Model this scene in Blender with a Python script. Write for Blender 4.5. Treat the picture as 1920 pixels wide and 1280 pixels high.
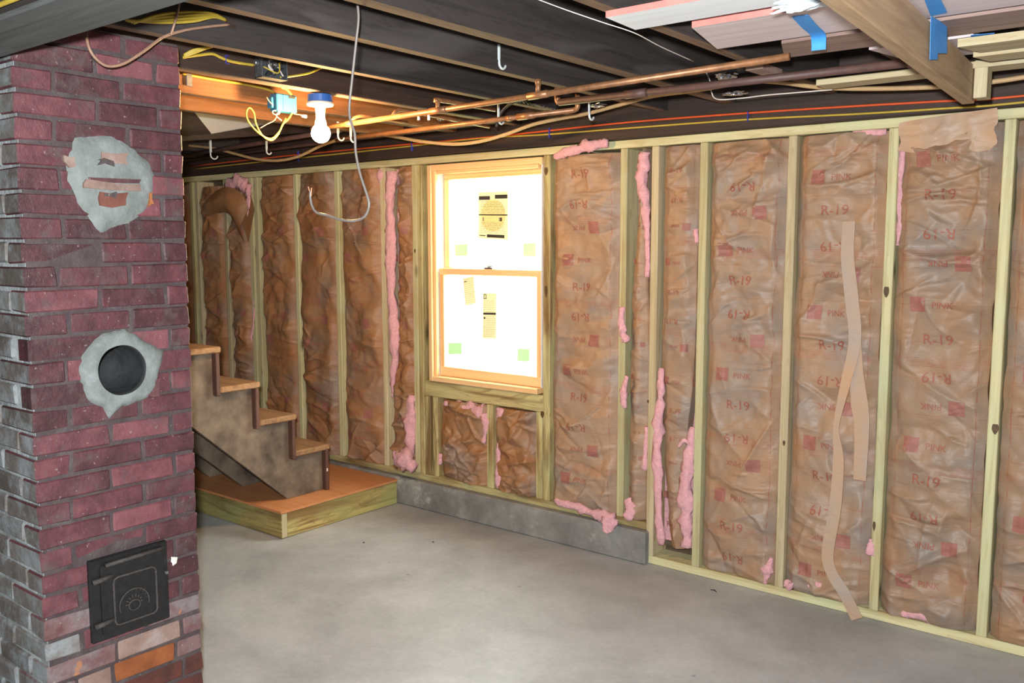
import bpy, bmesh, math, random
import numpy as np
from mathutils import Vector, Matrix

sc = bpy.context.scene
for o in list(bpy.data.objects):
    bpy.data.objects.remove(o)
RNG = random.Random(7)

# ------------------------------------------------------------------ camera, sky, lights, exposure
FPX, YAW, PITCH, ROLL = 1688.3, math.radians(38.524), math.radians(6.2076), math.radians(-0.0417)
CAM = np.array([0.0, 0.0, 1.56])
_fw = np.array([-math.sin(YAW) * math.cos(PITCH), math.cos(YAW) * math.cos(PITCH), -math.sin(PITCH)])
_r0 = np.array([math.cos(YAW), math.sin(YAW), 0.0])
_u0 = np.cross(_r0, _fw)
_rt = math.cos(ROLL) * _r0 + math.sin(ROLL) * _u0
_up = math.cos(ROLL) * _u0 - math.sin(ROLL) * _r0
cd = bpy.data.cameras.new('camera')
cam = bpy.data.objects.new('camera', cd)
sc.collection.objects.link(cam)
cd.sensor_width = 36.0
cd.lens = FPX / 1920 * 36.0
cd.clip_start = 0.05
cam.matrix_world = Matrix(((_rt[0], _up[0], -_fw[0], CAM[0]), (_rt[1], _up[1], -_fw[1], CAM[1]),
                           (_rt[2], _up[2], -_fw[2], CAM[2]), (0, 0, 0, 1)))
sc.camera = cam

world = bpy.data.worlds.new('overcast_sky')
sc.world = world
world.use_nodes = True
bg = world.node_tree.nodes['Background']
bg.inputs[0].default_value = (1.0, 0.985, 0.95, 1)
bg.inputs[1].default_value = 26.0

fl = bpy.data.lights.new('camera_flash', 'AREA')
fl.shape = 'DISK'
fl.size = 0.07
fl.energy = 175
fl.color = (0.93, 0.975, 1.0)
flo = bpy.data.objects.new('camera_flash', fl)
sc.collection.objects.link(flo)
flo.matrix_world = cam.matrix_world @ Matrix.Translation((-0.045, 0.105, 0.0))

sc.view_settings.view_transform = 'Standard'
sc.view_settings.look = 'None'
sc.view_settings.gamma = 1.0
sc.view_settings.exposure = 0.0
sc.view_settings.use_curve_mapping = False


def at(px, py, ax, val):
    """point of the photograph's pixel on the plane axis=val"""
    d = _fw + _rt * (px - 960) / FPX - _up * (py - 640) / FPX
    t = (val - CAM[ax]) / d[ax]
    return CAM + t * d


# ------------------------------------------------------------------ helpers
class MB:
    def __init__(s):
        s.v, s.f, s.m = [], [], []

    def add(s, v, f, mi=0):
        n = len(s.v)
        s.v += [tuple(map(float, p)) for p in v]
        s.f += [tuple(i + n for i in q) for q in f]
        s.m += [mi] * len(f)

    def box(s, lo, hi, c=0.002, jit=0.0, rng=None, mi=0, fm=None):
        """box with chamfered edges; fm maps an axis sign such as '+x' to a material index"""
        lo = np.minimum(lo, hi) * 1.0
        hi = np.maximum(np.array(lo), hi)
        ce, h = (np.array(lo) + hi) / 2, (np.array(hi) - lo) / 2
        c = min(c, *(h * 0.45))
        V, ix = [], {}
        for sx in (-1, 1):
            for sy in (-1, 1):
                for sz in (-1, 1):
                    sg = np.array([sx, sy, sz])
                    jj = np.array([rng.uniform(-jit, jit) for _ in range(3)]) if jit else 0
                    for k in range(3):
                        p = sg * (h - c)
                        p[k] = sg[k] * h[k]
                        ix[(sx, sy, sz, k)] = len(V)
                        V.append(ce + p + jj)
        F, mm = [], []
        S = (-1, 1)
        for k in range(3):
            a, b = (k + 1) % 3, (k + 2) % 3
            for sk in S:
                def key(sa, sb, kk):
                    t = [0, 0, 0]
                    t[k], t[a], t[b] = sk, sa, sb
                    return ix[(t[0], t[1], t[2], kk)]
                q = [key(-1, -1, k), key(1, -1, k), key(1, 1, k), key(-1, 1, k)]
                F.append(q if sk > 0 else q[::-1])
                mm.append((fm or {}).get(('+' if sk > 0 else '-') + 'xyz'[k], mi))
            for sa in S:           # edges parallel to axis k
                for sb in S:
                    def key2(sk, kk):
                        t = [0, 0, 0]
                        t[k], t[a], t[b] = sk, sa, sb
                        return ix[(t[0], t[1], t[2], kk)]
                    q = [key2(-1, a), key2(1, a), key2(1, b), key2(-1, b)]
                    F.append(q if sa * sb < 0 else q[::-1])
                    mm.append(mi)
        for sx in S:
            for sy in S:
                for sz in S:
                    q = [ix[(sx, sy, sz, 0)], ix[(sx, sy, sz, 1)], ix[(sx, sy, sz, 2)]]
                    F.append(q if sx * sy * sz > 0 else q[::-1])
                    mm.append(mi)
        n = len(s.v)
        s.v += [tuple(p) for p in V]
        s.f += [tuple(i + n for i in q) for q in F]
        s.m += mm
        return s

    def obox(s, p0, p1, w, t, side=(1, 0, 0), c=0.002, mi=0):
        """bar from p0 to p1, w wide along 'side', t thick"""
        p0, p1 = np.array(p0, float), np.array(p1, float)
        L = np.linalg.norm(p1 - p0)
        ez = (p1 - p0) / L
        ex = np.array(side, float)
        ex -= ez * (ex @ ez)
        ex /= np.linalg.norm(ex)
        ey = np.cross(ez, ex)
        t_ = MB()
        t_.box((-w / 2, -t / 2, 0), (w / 2, t / 2, L), c)
        s.add([p0 + ex * x + ey * y + ez * z for x, y, z in t_.v], t_.f, mi)
        return s

    def tube(s, pts, r, n=8, smooth=0, caps=True, mi=0):
        P = [np.array(p, float) for p in pts]
        if smooth:
            P = spline(P, smooth)
        R = r if hasattr(r, '__len__') else [r] * len(P)
        if len(R) != len(P):
            R = np.interp(np.linspace(0, 1, len(P)), np.linspace(0, 1, len(R)), R)
        t0 = P[1] - P[0]
        t0 = t0 / np.linalg.norm(t0)
        nrm = np.cross(t0, (0, 0, 1) if abs(t0[2]) < 0.9 else (1, 0, 0))
        nrm /= np.linalg.norm(nrm)
        V, F = [], []
        for i, p in enumerate(P):
            t = P[min(i + 1, len(P) - 1)] - P[max(i - 1, 0)]
            t = t / max(np.linalg.norm(t), 1e-9)
            nrm = nrm - t * (nrm @ t)
            nrm /= max(np.linalg.norm(nrm), 1e-9)
            b = np.cross(t, nrm)
            for k in range(n):
                a = 2 * math.pi * k / n
                V.append(p + R[i] * (math.cos(a) * nrm + math.sin(a) * b))
        for i in range(len(P) - 1):
            for k in range(n):
                k2 = (k + 1) % n
                F.append((i * n + k, i * n + k2, (i + 1) * n + k2, (i + 1) * n + k))
        if caps:
            F.append(tuple(range(n))[::-1])
            F.append(tuple((len(P) - 1) * n + k for k in range(n)))
        s.add(V, F, mi)
        return s

    def lathe(s, c, prof, axis=(0, 0, 1), n=20, mi=0):
        """prof: (radius, height) pairs"""
        c = np.array(c, float)
        ez = np.array(axis, float)
        ex = np.cross(ez, (0, 1, 0) if abs(ez[1]) < 0.9 else (1, 0, 0))
        ex /= np.linalg.norm(ex)
        ey = np.cross(ez, ex)
        V, F = [], []
        for r, h in prof:
            for k in range(n):
                a = 2 * math.pi * k / n
                V.append(c + ez * h + max(r, 1e-5) * (math.cos(a) * ex + math.sin(a) * ey))
        for i in range(len(prof) - 1):
            for k in range(n):
                k2 = (k + 1) % n
                F.append((i * n + k, i * n + k2, (i + 1) * n + k2, (i + 1) * n + k))
        s.add(V, F, mi)
        return s

    def prism(s, poly, ax, v0, v1, mi=0):
        """poly: 3-D points in a plane; extruded along axis ax from v0 to v1"""
        n = len(poly)
        A = []
        for v in (v0, v1):
            for p in poly:
                q = list(p)
                q[ax] = v
                A.append(q)
        F = [tuple(range(n)), tuple(range(n, 2 * n))[::-1]]
        for i in range(n):
            j = (i + 1) % n
            F.append((i, i + n, j + n, j))
        s.add(A, F, mi)
        return s

    def grid(s, P, mi=0):
        """P: array (rows, cols, 3)"""
        a, b, _ = P.shape
        F = [(i * b + j, i * b + j + 1, (i + 1) * b + j + 1, (i + 1) * b + j) for i in range(a - 1) for j in range(b - 1)]
        s.add(P.reshape(-1, 3), F, mi)
        return s

    def build(s, name, mat, parent=None, smooth=False, recalc=True, off=None):
        me = bpy.data.meshes.new(name)
        base = np.array(parent_loc(parent)) if parent else (np.array(off) if off is not None else np.zeros(3))
        me.from_pydata([tuple(np.array(p) - base) for p in s.v], [], s.f)
        mats = mat if isinstance(mat, (list, tuple)) else [mat]
        for m in mats:
            me.materials.append(m)
        if len(mats) > 1:
            me.polygons.foreach_set('material_index', s.m)
        if recalc:
            bm = bmesh.new()
            bm.from_mesh(me)
            bmesh.ops.recalc_face_normals(bm, faces=bm.faces)
            bm.to_mesh(me)
            bm.free()
        if smooth:
            me.polygons.foreach_set('use_smooth', [True] * len(me.polygons))
        o = bpy.data.objects.new(name, me)
        sc.collection.objects.link(o)
        if parent:
            o.parent = parent
        elif off is not None:
            o.location = off
        return o


def parent_loc(o):
    l = Vector((0, 0, 0))
    while o:
        l = l + o.location
        o = o.parent
    return l


def spline(P, sub):
    P = [np.array(p, float) for p in P]
    Q = [2 * P[0] - P[1]] + P + [2 * P[-1] - P[-2]]
    out = []
    for i in range(1, len(Q) - 2):
        a, b, c, d = Q[i - 1:i + 3]
        for k in range(sub):
            t = k / sub
            out.append(0.5 * (2 * b + (c - a) * t + (2 * a - 5 * b + 4 * c - d) * t * t + (3 * b - a - 3 * c + d) * t ** 3))
    out.append(P[-1])
    return out


def tag(o, label=None, cat=None, group=None, kind=None):
    if label:
        o['label'] = label
    if cat:
        o['category'] = cat
    if group:
        o['group'] = group
    if kind:
        o['kind'] = kind
    return o


def thing(name, label, cat, loc=(0, 0, 0), group=None):
    o = bpy.data.objects.new(name, None)
    o.empty_display_size = 0.05
    sc.collection.objects.link(o)
    o.location = tuple(map(float, loc))
    return tag(o, label, cat, group)


# ------------------------------------------------------------------ materials
def mat_new(name):
    m = bpy.data.materials.new(name)
    m.use_nodes = True
    nt = m.node_tree
    return m, nt, nt.nodes['Principled BSDF']


def N(nt, t, **kw):
    n = nt.nodes.new(t)
    for k, v in kw.items():
        if k.startswith('i_'):
            key = k[2:]
            n.inputs[int(key) if key.isdigit() else key].default_value = v
        else:
            setattr(n, k, v)
    return n


def L(nt, a, ao, b, bi):
    nt.links.new(a.outputs[ao], b.inputs[bi])


def c4(c):
    return (c[0], c[1], c[2], 1.0)


def srgb(r, g, b):
    return tuple(((v / 255) / 12.92 if v / 255 <= 0.04045 else ((v / 255 + 0.055) / 1.055) ** 2.4) for v in (r, g, b))


def coords(nt, scale=(1, 1, 1), rnd=True, src='Object'):
    tc = N(nt, 'ShaderNodeTexCoord')
    mp = N(nt, 'ShaderNodeMapping')
    mp.inputs['Scale'].default_value = scale
    if rnd:
        oi = N(nt, 'ShaderNodeObjectInfo')
        mu = N(nt, 'ShaderNodeMath', operation='MULTIPLY', i_1=37.0)
        L(nt, oi, 'Random', mu, 0)
        ad = N(nt, 'ShaderNodeVectorMath', operation='ADD')
        L(nt, tc, src, ad, 0)
        L(nt, mu, 0, ad, 1)
        L(nt, ad, 0, mp, 'Vector')
    else:
        L(nt, tc, src, mp, 'Vector')
    return mp


def ramp(nt, stops, interp='LINEAR'):
    r = N(nt, 'ShaderNodeValToRGB')
    r.color_ramp.interpolation = interp
    e = r.color_ramp.elements
    while len(e) < len(stops):
        e.new(0.5)
    for i, (p, c) in enumerate(stops):
        e[i].position = p
        e[i].color = c4(c) if hasattr(c, '__len__') else (c, c, c, 1)
    return r


def mix(nt, fac, a, b, blend='MIX'):
    """fac/a/b: (node, socket) pairs or constants"""
    m = N(nt, 'ShaderNodeMix', data_type='RGBA', blend_type=blend)
    for k, v in ((0, fac), (6, a), (7, b)):
        if isinstance(v, tuple) and hasattr(v[0], 'outputs'):
            nt.links.new(v[0].outputs[v[1]], m.inputs[k])
        elif k == 0:
            m.inputs[0].default_value = v
        else:
            m.inputs[k].default_value = c4(v)
    return m


def bump(nt, bs, node, sock, dist=0.002, strength=0.6, after=None):
    b = N(nt, 'ShaderNodeBump')
    b.inputs['Strength'].default_value = strength
    b.inputs['Distance'].default_value = dist
    L(nt, node, sock, b, 'Height')
    if after:
        L(nt, after, 0, b, 'Normal')
    L(nt, b, 0, bs, 'Normal')
    return b


_wood = {}


def wood(name, base, dark, axis=2, rough=0.65, knots=0.0, green=None, contrast=1.0, stain=None, lines=26.0):
    """board with grain along the given axis"""
    key = (name, axis)
    if key in _wood:
        return _wood[key]
    m, nt, bs = mat_new('%s_%s' % (name, 'xyz'[axis]))
    sc1 = [lines] * 3
    sc1[axis] = 0.9
    mp = coords(nt, sc1)
    n1 = N(nt, 'ShaderNodeTexNoise', i_Scale=1.0, i_Detail=5.0, i_Roughness=0.6, i_Distortion=1.2)
    L(nt, mp, 0, n1, 'Vector')
    r1 = ramp(nt, [(0.36 - 0.22 * (1 - contrast * 0.9), dark), (0.55, base), (1.0, tuple(min(1, c * 1.12) for c in base))])
    L(nt, n1, 'Fac', r1, 0)
    col = (r1, 0)
    # broad grain figure
    sc2 = [9.0] * 3
    sc2[axis] = 0.7
    mp2 = coords(nt, sc2)
    n2 = N(nt, 'ShaderNodeTexNoise', i_Scale=1.0, i_Detail=2.0, i_Distortion=2.5)
    L(nt, mp2, 0, n2, 'Vector')
    w = N(nt, 'ShaderNodeMath', operation='MULTIPLY', i_1=9.0)
    L(nt, n2, 'Fac', w, 0)
    fr = N(nt, 'ShaderNodeMath', operation='FRACT')
    L(nt, w, 0, fr, 0)
    r2 = ramp(nt, [(0.0, 0.0), (0.75, 0.15 * contrast), (0.93, 0.65 * contrast), (1.0, 0.0)])
    L(nt, fr, 0, r2, 0)
    mx = mix(nt, (r2, 0), col, dark)
    col = (mx, 2)
    if green:
        mp3 = coords(nt, (3, 3, 3))
        n3 = N(nt, 'ShaderNodeTexNoise', i_Scale=1.2, i_Detail=2.0)
        L(nt, mp3, 0, n3, 'Vector')
        r3 = ramp(nt, [(0.4, 0.0), (0.7, 0.6)])
        L(nt, n3, 'Fac', r3, 0)
        mx = mix(nt, (r3, 0), col, green)
        col = (mx, 2)
    if stain:
        sc4 = [7.0] * 3
        sc4[axis] = 1.3
        mp4 = coords(nt, sc4)
        n4 = N(nt, 'ShaderNodeTexNoise', i_Scale=1.0, i_Detail=4.0, i_Distortion=1.0)
        L(nt, mp4, 0, n4, 'Vector')
        r4 = ramp(nt, [(0.54, 0.0), (0.66, 0.85)])
        L(nt, n4, 'Fac', r4, 0)
        mx = mix(nt, (r4, 0), col, stain)
        col = (mx, 2)
    if knots:
        sc5 = [6.0] * 3
        sc5[axis] = 2.2
        mp5 = coords(nt, sc5)
        v5 = N(nt, 'ShaderNodeTexVoronoi', i_Scale=1.0)
        L(nt, mp5, 0, v5, 'Vector')
        r5 = ramp(nt, [(0.05 * knots, 0.95), (0.10 * knots, 0.5), (0.17 * knots, 0.0)])
        L(nt, v5, 'Distance', r5, 0)
        mx = mix(nt, (r5, 0), col, tuple(c * 0.35 for c in dark))
        col = (mx, 2)
    oi = N(nt, 'ShaderNodeObjectInfo')
    rr = N(nt, 'ShaderNodeMapRange', i_3=0.82, i_4=1.12)
    L(nt, oi, 'Random', rr, 0)
    hs = N(nt, 'ShaderNodeHueSaturation')
    nt.links.new(col[0].outputs[col[1]], hs.inputs['Color'])
    L(nt, rr, 0, hs, 'Value')
    L(nt, hs, 0, bs, 'Base Color')
    bs.inputs['Roughness'].default_value = rough
    bump(nt, bs, n1, 'Fac', 0.0015, 0.5)
    _wood[key] = m
    return m


def plain(name, col, rough=0.5, metal=0.0, var=0.15, scale=30.0, bumpd=0.0, emit=None, strength=0.0, spec=0.5, col2=None):
    m, nt, bs = mat_new(name)
    mp = coords(nt)
    n = N(nt, 'ShaderNodeTexNoise', i_Scale=scale, i_Detail=4.0, i_Roughness=0.6)
    L(nt, mp, 0, n, 'Vector')
    r = ramp(nt, [(0.3, col2 or tuple(c * (1 - var) for c in col)), (0.7, tuple(min(1, c * (1 + (0 if col2 else var))) for c in col))])
    L(nt, n, 'Fac', r, 0)
    L(nt, r, 0, bs, 'Base Color')
    bs.inputs['Roughness'].default_value = rough
    bs.inputs['Metallic'].default_value = metal
    bs.inputs['Specular IOR Level'].default_value = spec
    if bumpd:
        bump(nt, bs, n, 'Fac', bumpd, 0.7)
    if emit:
        bs.inputs['Emission Color'].default_value = c4(emit)
        bs.inputs['Emission Strength'].default_value = strength
    return m


def masonry(name, cols, rough, specks=None, wash=None, chip=None, washlo=0.5, bd=0.004):
    """painted or bare brick: cols = dark/mid/light; wash = whitewash colour laid on in patches; chip = bare spots"""
    m, nt, bs = mat_new(name)
    mp = coords(nt)
    n = N(nt, 'ShaderNodeTexNoise', i_Scale=14.0, i_Detail=5.0, i_Roughness=0.65)
    L(nt, mp, 0, n, 'Vector')
    oi = N(nt, 'ShaderNodeObjectInfo')
    a = N(nt, 'ShaderNodeMapRange', i_3=-0.22, i_4=0.22)
    L(nt, oi, 'Random', a, 0)
    ad = N(nt, 'ShaderNodeMath', operation='ADD')
    L(nt, n, 'Fac', ad, 0)
    L(nt, a, 0, ad, 1)
    r = ramp(nt, [(0.25, cols[0]), (0.5, cols[1]), (0.8, cols[2])])
    L(nt, ad, 0, r, 0)
    col = (r, 0)
    if wash:
        mw = coords(nt, rnd=True)
        nw = N(nt, 'ShaderNodeTexNoise', i_Scale=9.0, i_Detail=6.0, i_Roughness=0.7)
        L(nt, mw, 0, nw, 'Vector')
        rw = ramp(nt, [(washlo, 0.0), (washlo + 0.16, 0.9)])
        L(nt, nw, 'Fac', rw, 0)
        col = (mix(nt, (rw, 0), col, wash), 2)
    if chip:
        nc = N(nt, 'ShaderNodeTexNoise', i_Scale=11.0, i_Detail=3.0)
        mc = coords(nt)
        L(nt, mc, 0, nc, 'Vector')
        rc = ramp(nt, [(0.70, 0.0), (0.725, 0.9)])
        L(nt, nc, 'Fac', rc, 0)
        col = (mix(nt, (rc, 0), col, chip), 2)
    if specks:
        ns = N(nt, 'ShaderNodeTexNoise', i_Scale=95.0, i_Detail=2.0)
        L(nt, mp, 0, ns, 'Vector')
        rs = ramp(nt, [(0.70, 0.0), (0.74, 0.75)])
        L(nt, ns, 'Fac', rs, 0)
        col = (mix(nt, (rs, 0), col, specks), 2)
    nt.links.new(col[0].outputs[col[1]], bs.inputs['Base Color'])
    bs.inputs['Roughness'].default_value = rough
    nb = N(nt, 'ShaderNodeTexNoise', i_Scale=55.0, i_Detail=5.0, i_Roughness=0.7)
    L(nt, mp, 0, nb, 'Vector')
    bump(nt, bs, nb, 'Fac', bd, 0.7)
    return m


def concrete(name, a, b, c, scale=1.6, rough=0.6, streak=None, spots=True):
    m, nt, bs = mat_new(name)
    mp = coords(nt, rnd=False)
    n = N(nt, 'ShaderNodeTexNoise', i_Scale=scale, i_Detail=7.0, i_Roughness=0.62, i_Distortion=0.6)
    L(nt, mp, 0, n, 'Vector')
    r = ramp(nt, [(0.3, a), (0.5, b), (0.72, c)])
    L(nt, n, 'Fac', r, 0)
    col = (r, 0)
    f = N(nt, 'ShaderNodeTexNoise', i_Scale=45.0, i_Detail=6.0)
    L(nt, mp, 0, f, 'Vector')
    rf = ramp(nt, [(0.3, 0.93), (0.7, 1.03)])
    f2 = N(nt, 'ShaderNodeTexNoise', i_Scale=scale * 4.5, i_Detail=5.0, i_Roughness=0.7)
    L(nt, mp, 0, f2, 'Vector')
    rf2 = ramp(nt, [(0.35, 0.86), (0.6, 1.02)])
    L(nt, f2, 'Fac', rf2, 0)
    col = (mix(nt, 1.0, col, (rf2, 0), 'MULTIPLY'), 2)
    L(nt, f, 'Fac', rf, 0)
    col = (mix(nt, 1.0, col, (rf, 0), 'MULTIPLY'), 2)
    if spots:
        v = N(nt, 'ShaderNodeTexVoronoi', i_Scale=5.0)
        L(nt, mp, 0, v, 'Vector')
        rv = ramp(nt, [(0.03, 0.55), (0.055, 0.0)])
        L(nt, v, 'Distance', rv, 0)
        col = (mix(nt, (rv, 0), col, tuple(x * 0.4 for x in a)), 2)
    if streak:
        ns = N(nt, 'ShaderNodeTexNoise', i_Scale=5.0, i_Detail=6.0, i_Roughness=0.75)
        L(nt, mp, 0, ns, 'Vector')
        rs = ramp(nt, [(0.56, 0.0), (0.68, 0.7)])
        L(nt, ns, 'Fac', rs, 0)
        col = (mix(nt, (rs, 0), col, streak), 2)
    nt.links.new(col[0].outputs[col[1]], bs.inputs['Base Color'])
    bs.inputs['Roughness'].default_value = rough
    bump(nt, bs, f, 'Fac', 0.0015, 0.35)
    return m


def kraft(name, col, prints=True):
    """tar-backed kraft paper: tan, a little waxy, thin red ruled lines printed across"""
    m, nt, bs = mat_new(name)
    mp = coords(nt)
    n = N(nt, 'ShaderNodeTexNoise', i_Scale=4.5, i_Detail=3.0)
    L(nt, mp, 0, n, 'Vector')
    lum = sum(col) / 3
    grey = tuple(0.55 * c + 0.45 * lum for c in col)
    warm = (col[0] * 1.12, col[1] * 0.97, col[2] * 0.80)
    r = ramp(nt, [(0.32, grey), (0.5, col), (0.68, warm)])
    L(nt, n, 'Fac', r, 0)
    cl = (r, 0)
    oi = N(nt, 'ShaderNodeObjectInfo')
    if prints:
        tc = N(nt, 'ShaderNodeTexCoord')
        sp = N(nt, 'ShaderNodeSeparateXYZ')
        L(nt, tc, 'Object', sp, 0)

        def fract(freq, phase):
            a = N(nt, 'ShaderNodeMath', operation='MULTIPLY_ADD', i_1=freq, i_2=phase)
            L(nt, sp, 'Z', a, 0)
            b = N(nt, 'ShaderNodeMath', operation='FRACT')
            L(nt, a, 0, b, 0)
            return b

        def below(nd, v):
            q = N(nt, 'ShaderNodeMath', operation='LESS_THAN', i_1=v)
            L(nt, nd, 0, q, 0)
            return q
        a1 = below(fract(1 / 0.145, 0.2), 0.013)          # single rules
        b1 = below(fract(1 / 0.42, 0.55), 0.10)           # small-print block
        b2 = below(fract(1 / 0.0065, 0.0), 0.38)
        mu = N(nt, 'ShaderNodeMath', operation='MULTIPLY')
        L(nt, b1, 0, mu, 0)
        L(nt, b2, 0, mu, 1)
        mxx = N(nt, 'ShaderNodeMath', operation='MAXIMUM')
        L(nt, a1, 0, mxx, 0)
        L(nt, mu, 0, mxx, 1)
        sg = N(nt, 'ShaderNodeSeparateXYZ')
        L(nt, tc, 'Generated', sg, 0)
        for pos in (0.10, 0.89):                           # ruled stapling lines along both edges
            c1 = N(nt, 'ShaderNodeMath', operation='COMPARE', i_1=pos, i_2=0.005)
            L(nt, sg, 'X', c1, 0)
            mq = N(nt, 'ShaderNodeMath', operation='MAXIMUM')
            L(nt, mxx, 0, mq, 0)
            L(nt, c1, 0, mq, 1)
            mxx = mq
        nn = N(nt, 'ShaderNodeTexNoise', i_Scale=30.0)
        L(nt, tc, 'Object', nn, 'Vector')
        rn = ramp(nt, [(0.4, 0.12), (0.6, 0.55)])
        L(nt, nn, 'Fac', rn, 0)
        m3 = N(nt, 'ShaderNodeMath', operation='MULTIPLY')
        L(nt, mxx, 0, m3, 0)
        L(nt, rn, 0, m3, 1)
        cl = (mix(nt, (m3, 0), cl, srgb(150, 72, 50)), 2)
    rr = N(nt, 'ShaderNodeMapRange', i_3=0.92, i_4=1.08)
    L(nt, oi, 'Random', rr, 0)
    hs = N(nt, 'ShaderNodeHueSaturation')
    nt.links.new(cl[0].outputs[cl[1]], hs.inputs['Color'])
    L(nt, rr, 0, hs, 'Value')
    L(nt, hs, 0, bs, 'Base Color')
    bs.inputs['Roughness'].default_value = 0.5
    bs.inputs['Specular IOR Level'].default_value = 0.42
    mpb = coords(nt, (1.0, 1.0, 1.7))
    nb = N(nt, 'ShaderNodeTexNoise', i_Scale=20.0, i_Detail=6.0, i_Roughness=0.55, i_Distortion=0.7)
    L(nt, mpb, 0, nb, 'Vector')
    vb = N(nt, 'ShaderNodeTexVoronoi', i_Scale=16.0, feature='SMOOTH_F1')
    L(nt, mpb, 0, vb, 'Vector')
    b1_ = N(nt, 'ShaderNodeBump', i_Strength=0.45, i_Distance=0.008)
    L(nt, nb, 'Fac', b1_, 'Height')
    bump(nt, bs, vb, 'Distance', 0.006, 0.3, after=b1_)
    return m


def fluff(name, col):
    m, nt, bs = mat_new(name)
    mp = coords(nt)
    n = N(nt, 'ShaderNodeTexNoise', i_Scale=60.0, i_Detail=7.0, i_Roughness=0.75, i_Distortion=0.8)
    L(nt, mp, 0, n, 'Vector')
    r = ramp(nt, [(0.3, tuple(c * 0.66 for c in col)), (0.62, col)])
    L(nt, n, 'Fac', r, 0)
    L(nt, r, 0, bs, 'Base Color')
    bs.inputs['Roughness'].default_value = 1.0
    bs.inputs['Specular IOR Level'].default_value = 0.05
    bs.inputs['Sheen Weight'].default_value = 0.25
    bump(nt, bs, n, 'Fac', 0.012, 0.8)
    return m


TREAT = dict(base=srgb(200, 190, 146), dark=srgb(150, 130, 84), green=srgb(190, 194, 152), knots=0.7, contrast=0.55)
def treated(ax): return wood('treated_lumber', axis=ax, **TREAT)
def treated_dark(ax): return wood('streaked_treated_lumber', srgb(196, 180, 126), srgb(118, 88, 48), ax, knots=1.2, stain=srgb(118, 86, 46), green=srgb(190, 188, 134), contrast=1.0, lines=17)
def spf(ax): return wood('pale_lumber', srgb(198, 184, 148), srgb(160, 136, 96), ax, knots=0.5, contrast=0.6)
def pine(ax): return wood('clear_pine', srgb(234, 194, 142), srgb(218, 168, 112), ax, rough=0.45, contrast=0.45)
def oldwood(ax): return wood('old_dark_timber', srgb(54, 47, 45), srgb(30, 25, 24), ax, rough=0.75, stain=srgb(70, 64, 62), contrast=0.6)
def oldbrown(ax): return wood('old_brown_timber', srgb(62, 45, 38), srgb(36, 26, 22), ax, rough=0.7, contrast=0.7)
def litwood(ax): return wood('bulb_lit_old_joist', srgb(146, 94, 54), srgb(100, 60, 34), ax, rough=0.65, contrast=0.5)  # old joist wood with the bulb's orange light put into its colour
def oldedge(ax): return wood('raw_lit_joist_edge', srgb(116, 88, 68), srgb(74, 54, 42), ax, rough=0.8, contrast=0.6)  # rawer wood underneath, bulb and floor bounce also put into its colour
def brownboard(ax): return wood('brown_board', srgb(176, 146, 112), srgb(138, 108, 80), ax, knots=0.6, contrast=0.4)

M = {}
M['brick'] = masonry('maroon_painted_brick', (srgb(66, 39, 42), srgb(94, 53, 58), srgb(122, 73, 78)), 0.5, specks=srgb(140, 122, 120), wash=srgb(86, 72, 71), washlo=0.52)
M['brick_low'] = masonry('worn_maroon_brick', (srgb(76, 46, 49), srgb(98, 60, 62), srgb(122, 96, 94)), 0.65, specks=srgb(160, 150, 144), wash=srgb(128, 120, 120), washlo=0.48, chip=srgb(166, 112, 80))
M['brick_grey'] = masonry('whitewashed_brick', (srgb(88, 80, 74), srgb(108, 100, 94), srgb(128, 124, 120)), 0.8, wash=srgb(142, 148, 150), washlo=0.46)
M['brick_orange'] = masonry('bare_orange_brick', (srgb(126, 68, 34), srgb(146, 82, 42), srgb(160, 100, 60)), 0.85)
M['brick_tan'] = masonry('bare_tan_brick', (srgb(122, 98, 88), srgb(142, 116, 104), srgb(154, 138, 130)), 0.85, wash=srgb(160, 144, 142), washlo=0.52)
M['brick_rust'] = masonry('bare_dark_red_brick', (srgb(70, 38, 32), srgb(96, 50, 40), srgb(116, 70, 58)), 0.85)
M['mortar'] = masonry('painted_mortar', (srgb(54, 44, 45), srgb(70, 57, 58), srgb(86, 74, 73)), 0.7, specks=srgb(136, 130, 126), wash=srgb(94, 86, 85), washlo=0.56, bd=0.006)
M['mortar_grey'] = masonry('grey_mortar', (srgb(128, 130, 130), srgb(156, 160, 160), srgb(186, 192, 192)), 0.85, bd=0.008)
M['cement'] = masonry('smeared_cement', (srgb(96, 100, 96), srgb(116, 121, 117), srgb(138, 143, 140)), 0.85, wash=srgb(150, 154, 155), washlo=0.58, bd=0.006)
M['soot'] = plain('soot', srgb(40, 42, 44), 0.8, var=0.6, scale=18, bumpd=0.01, col2=srgb(12, 12, 13))
M['iron'] = plain('black_cast_iron', srgb(28, 27, 27), 0.42, var=0.35, scale=40, bumpd=0.0015, spec=0.5)
M['iron_dust'] = plain('dusty_iron', srgb(66, 60, 56), 0.8, var=0.4, scale=60, bumpd=0.002)
M['steel'] = plain('galvanised_steel', srgb(150, 150, 150), 0.4, metal=0.8, var=0.25)
M['boxmetal'] = plain('dark_metal_box', srgb(92, 96, 100), 0.45, metal=0.5, var=0.4, scale=80)
M['copper'] = plain('tarnished_copper', srgb(150, 104, 70), 0.42, metal=0.35, var=0.3, scale=25)
M['ironpipe'] = plain('rusty_brown_pipe', srgb(88, 62, 56), 0.55, var=0.25, scale=30, bumpd=0.001)
M['yellow'] = plain('yellow_cable', srgb(186, 160, 60), 0.45, var=0.12)
M['orange'] = plain('orange_cable', srgb(214, 84, 40), 0.5, var=0.1)
M['tan'] = plain('tan_cable', srgb(176, 146, 106), 0.5, var=0.1)
M['browncable'] = plain('brown_cable', srgb(150, 116, 96), 0.5, var=0.12)
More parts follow.
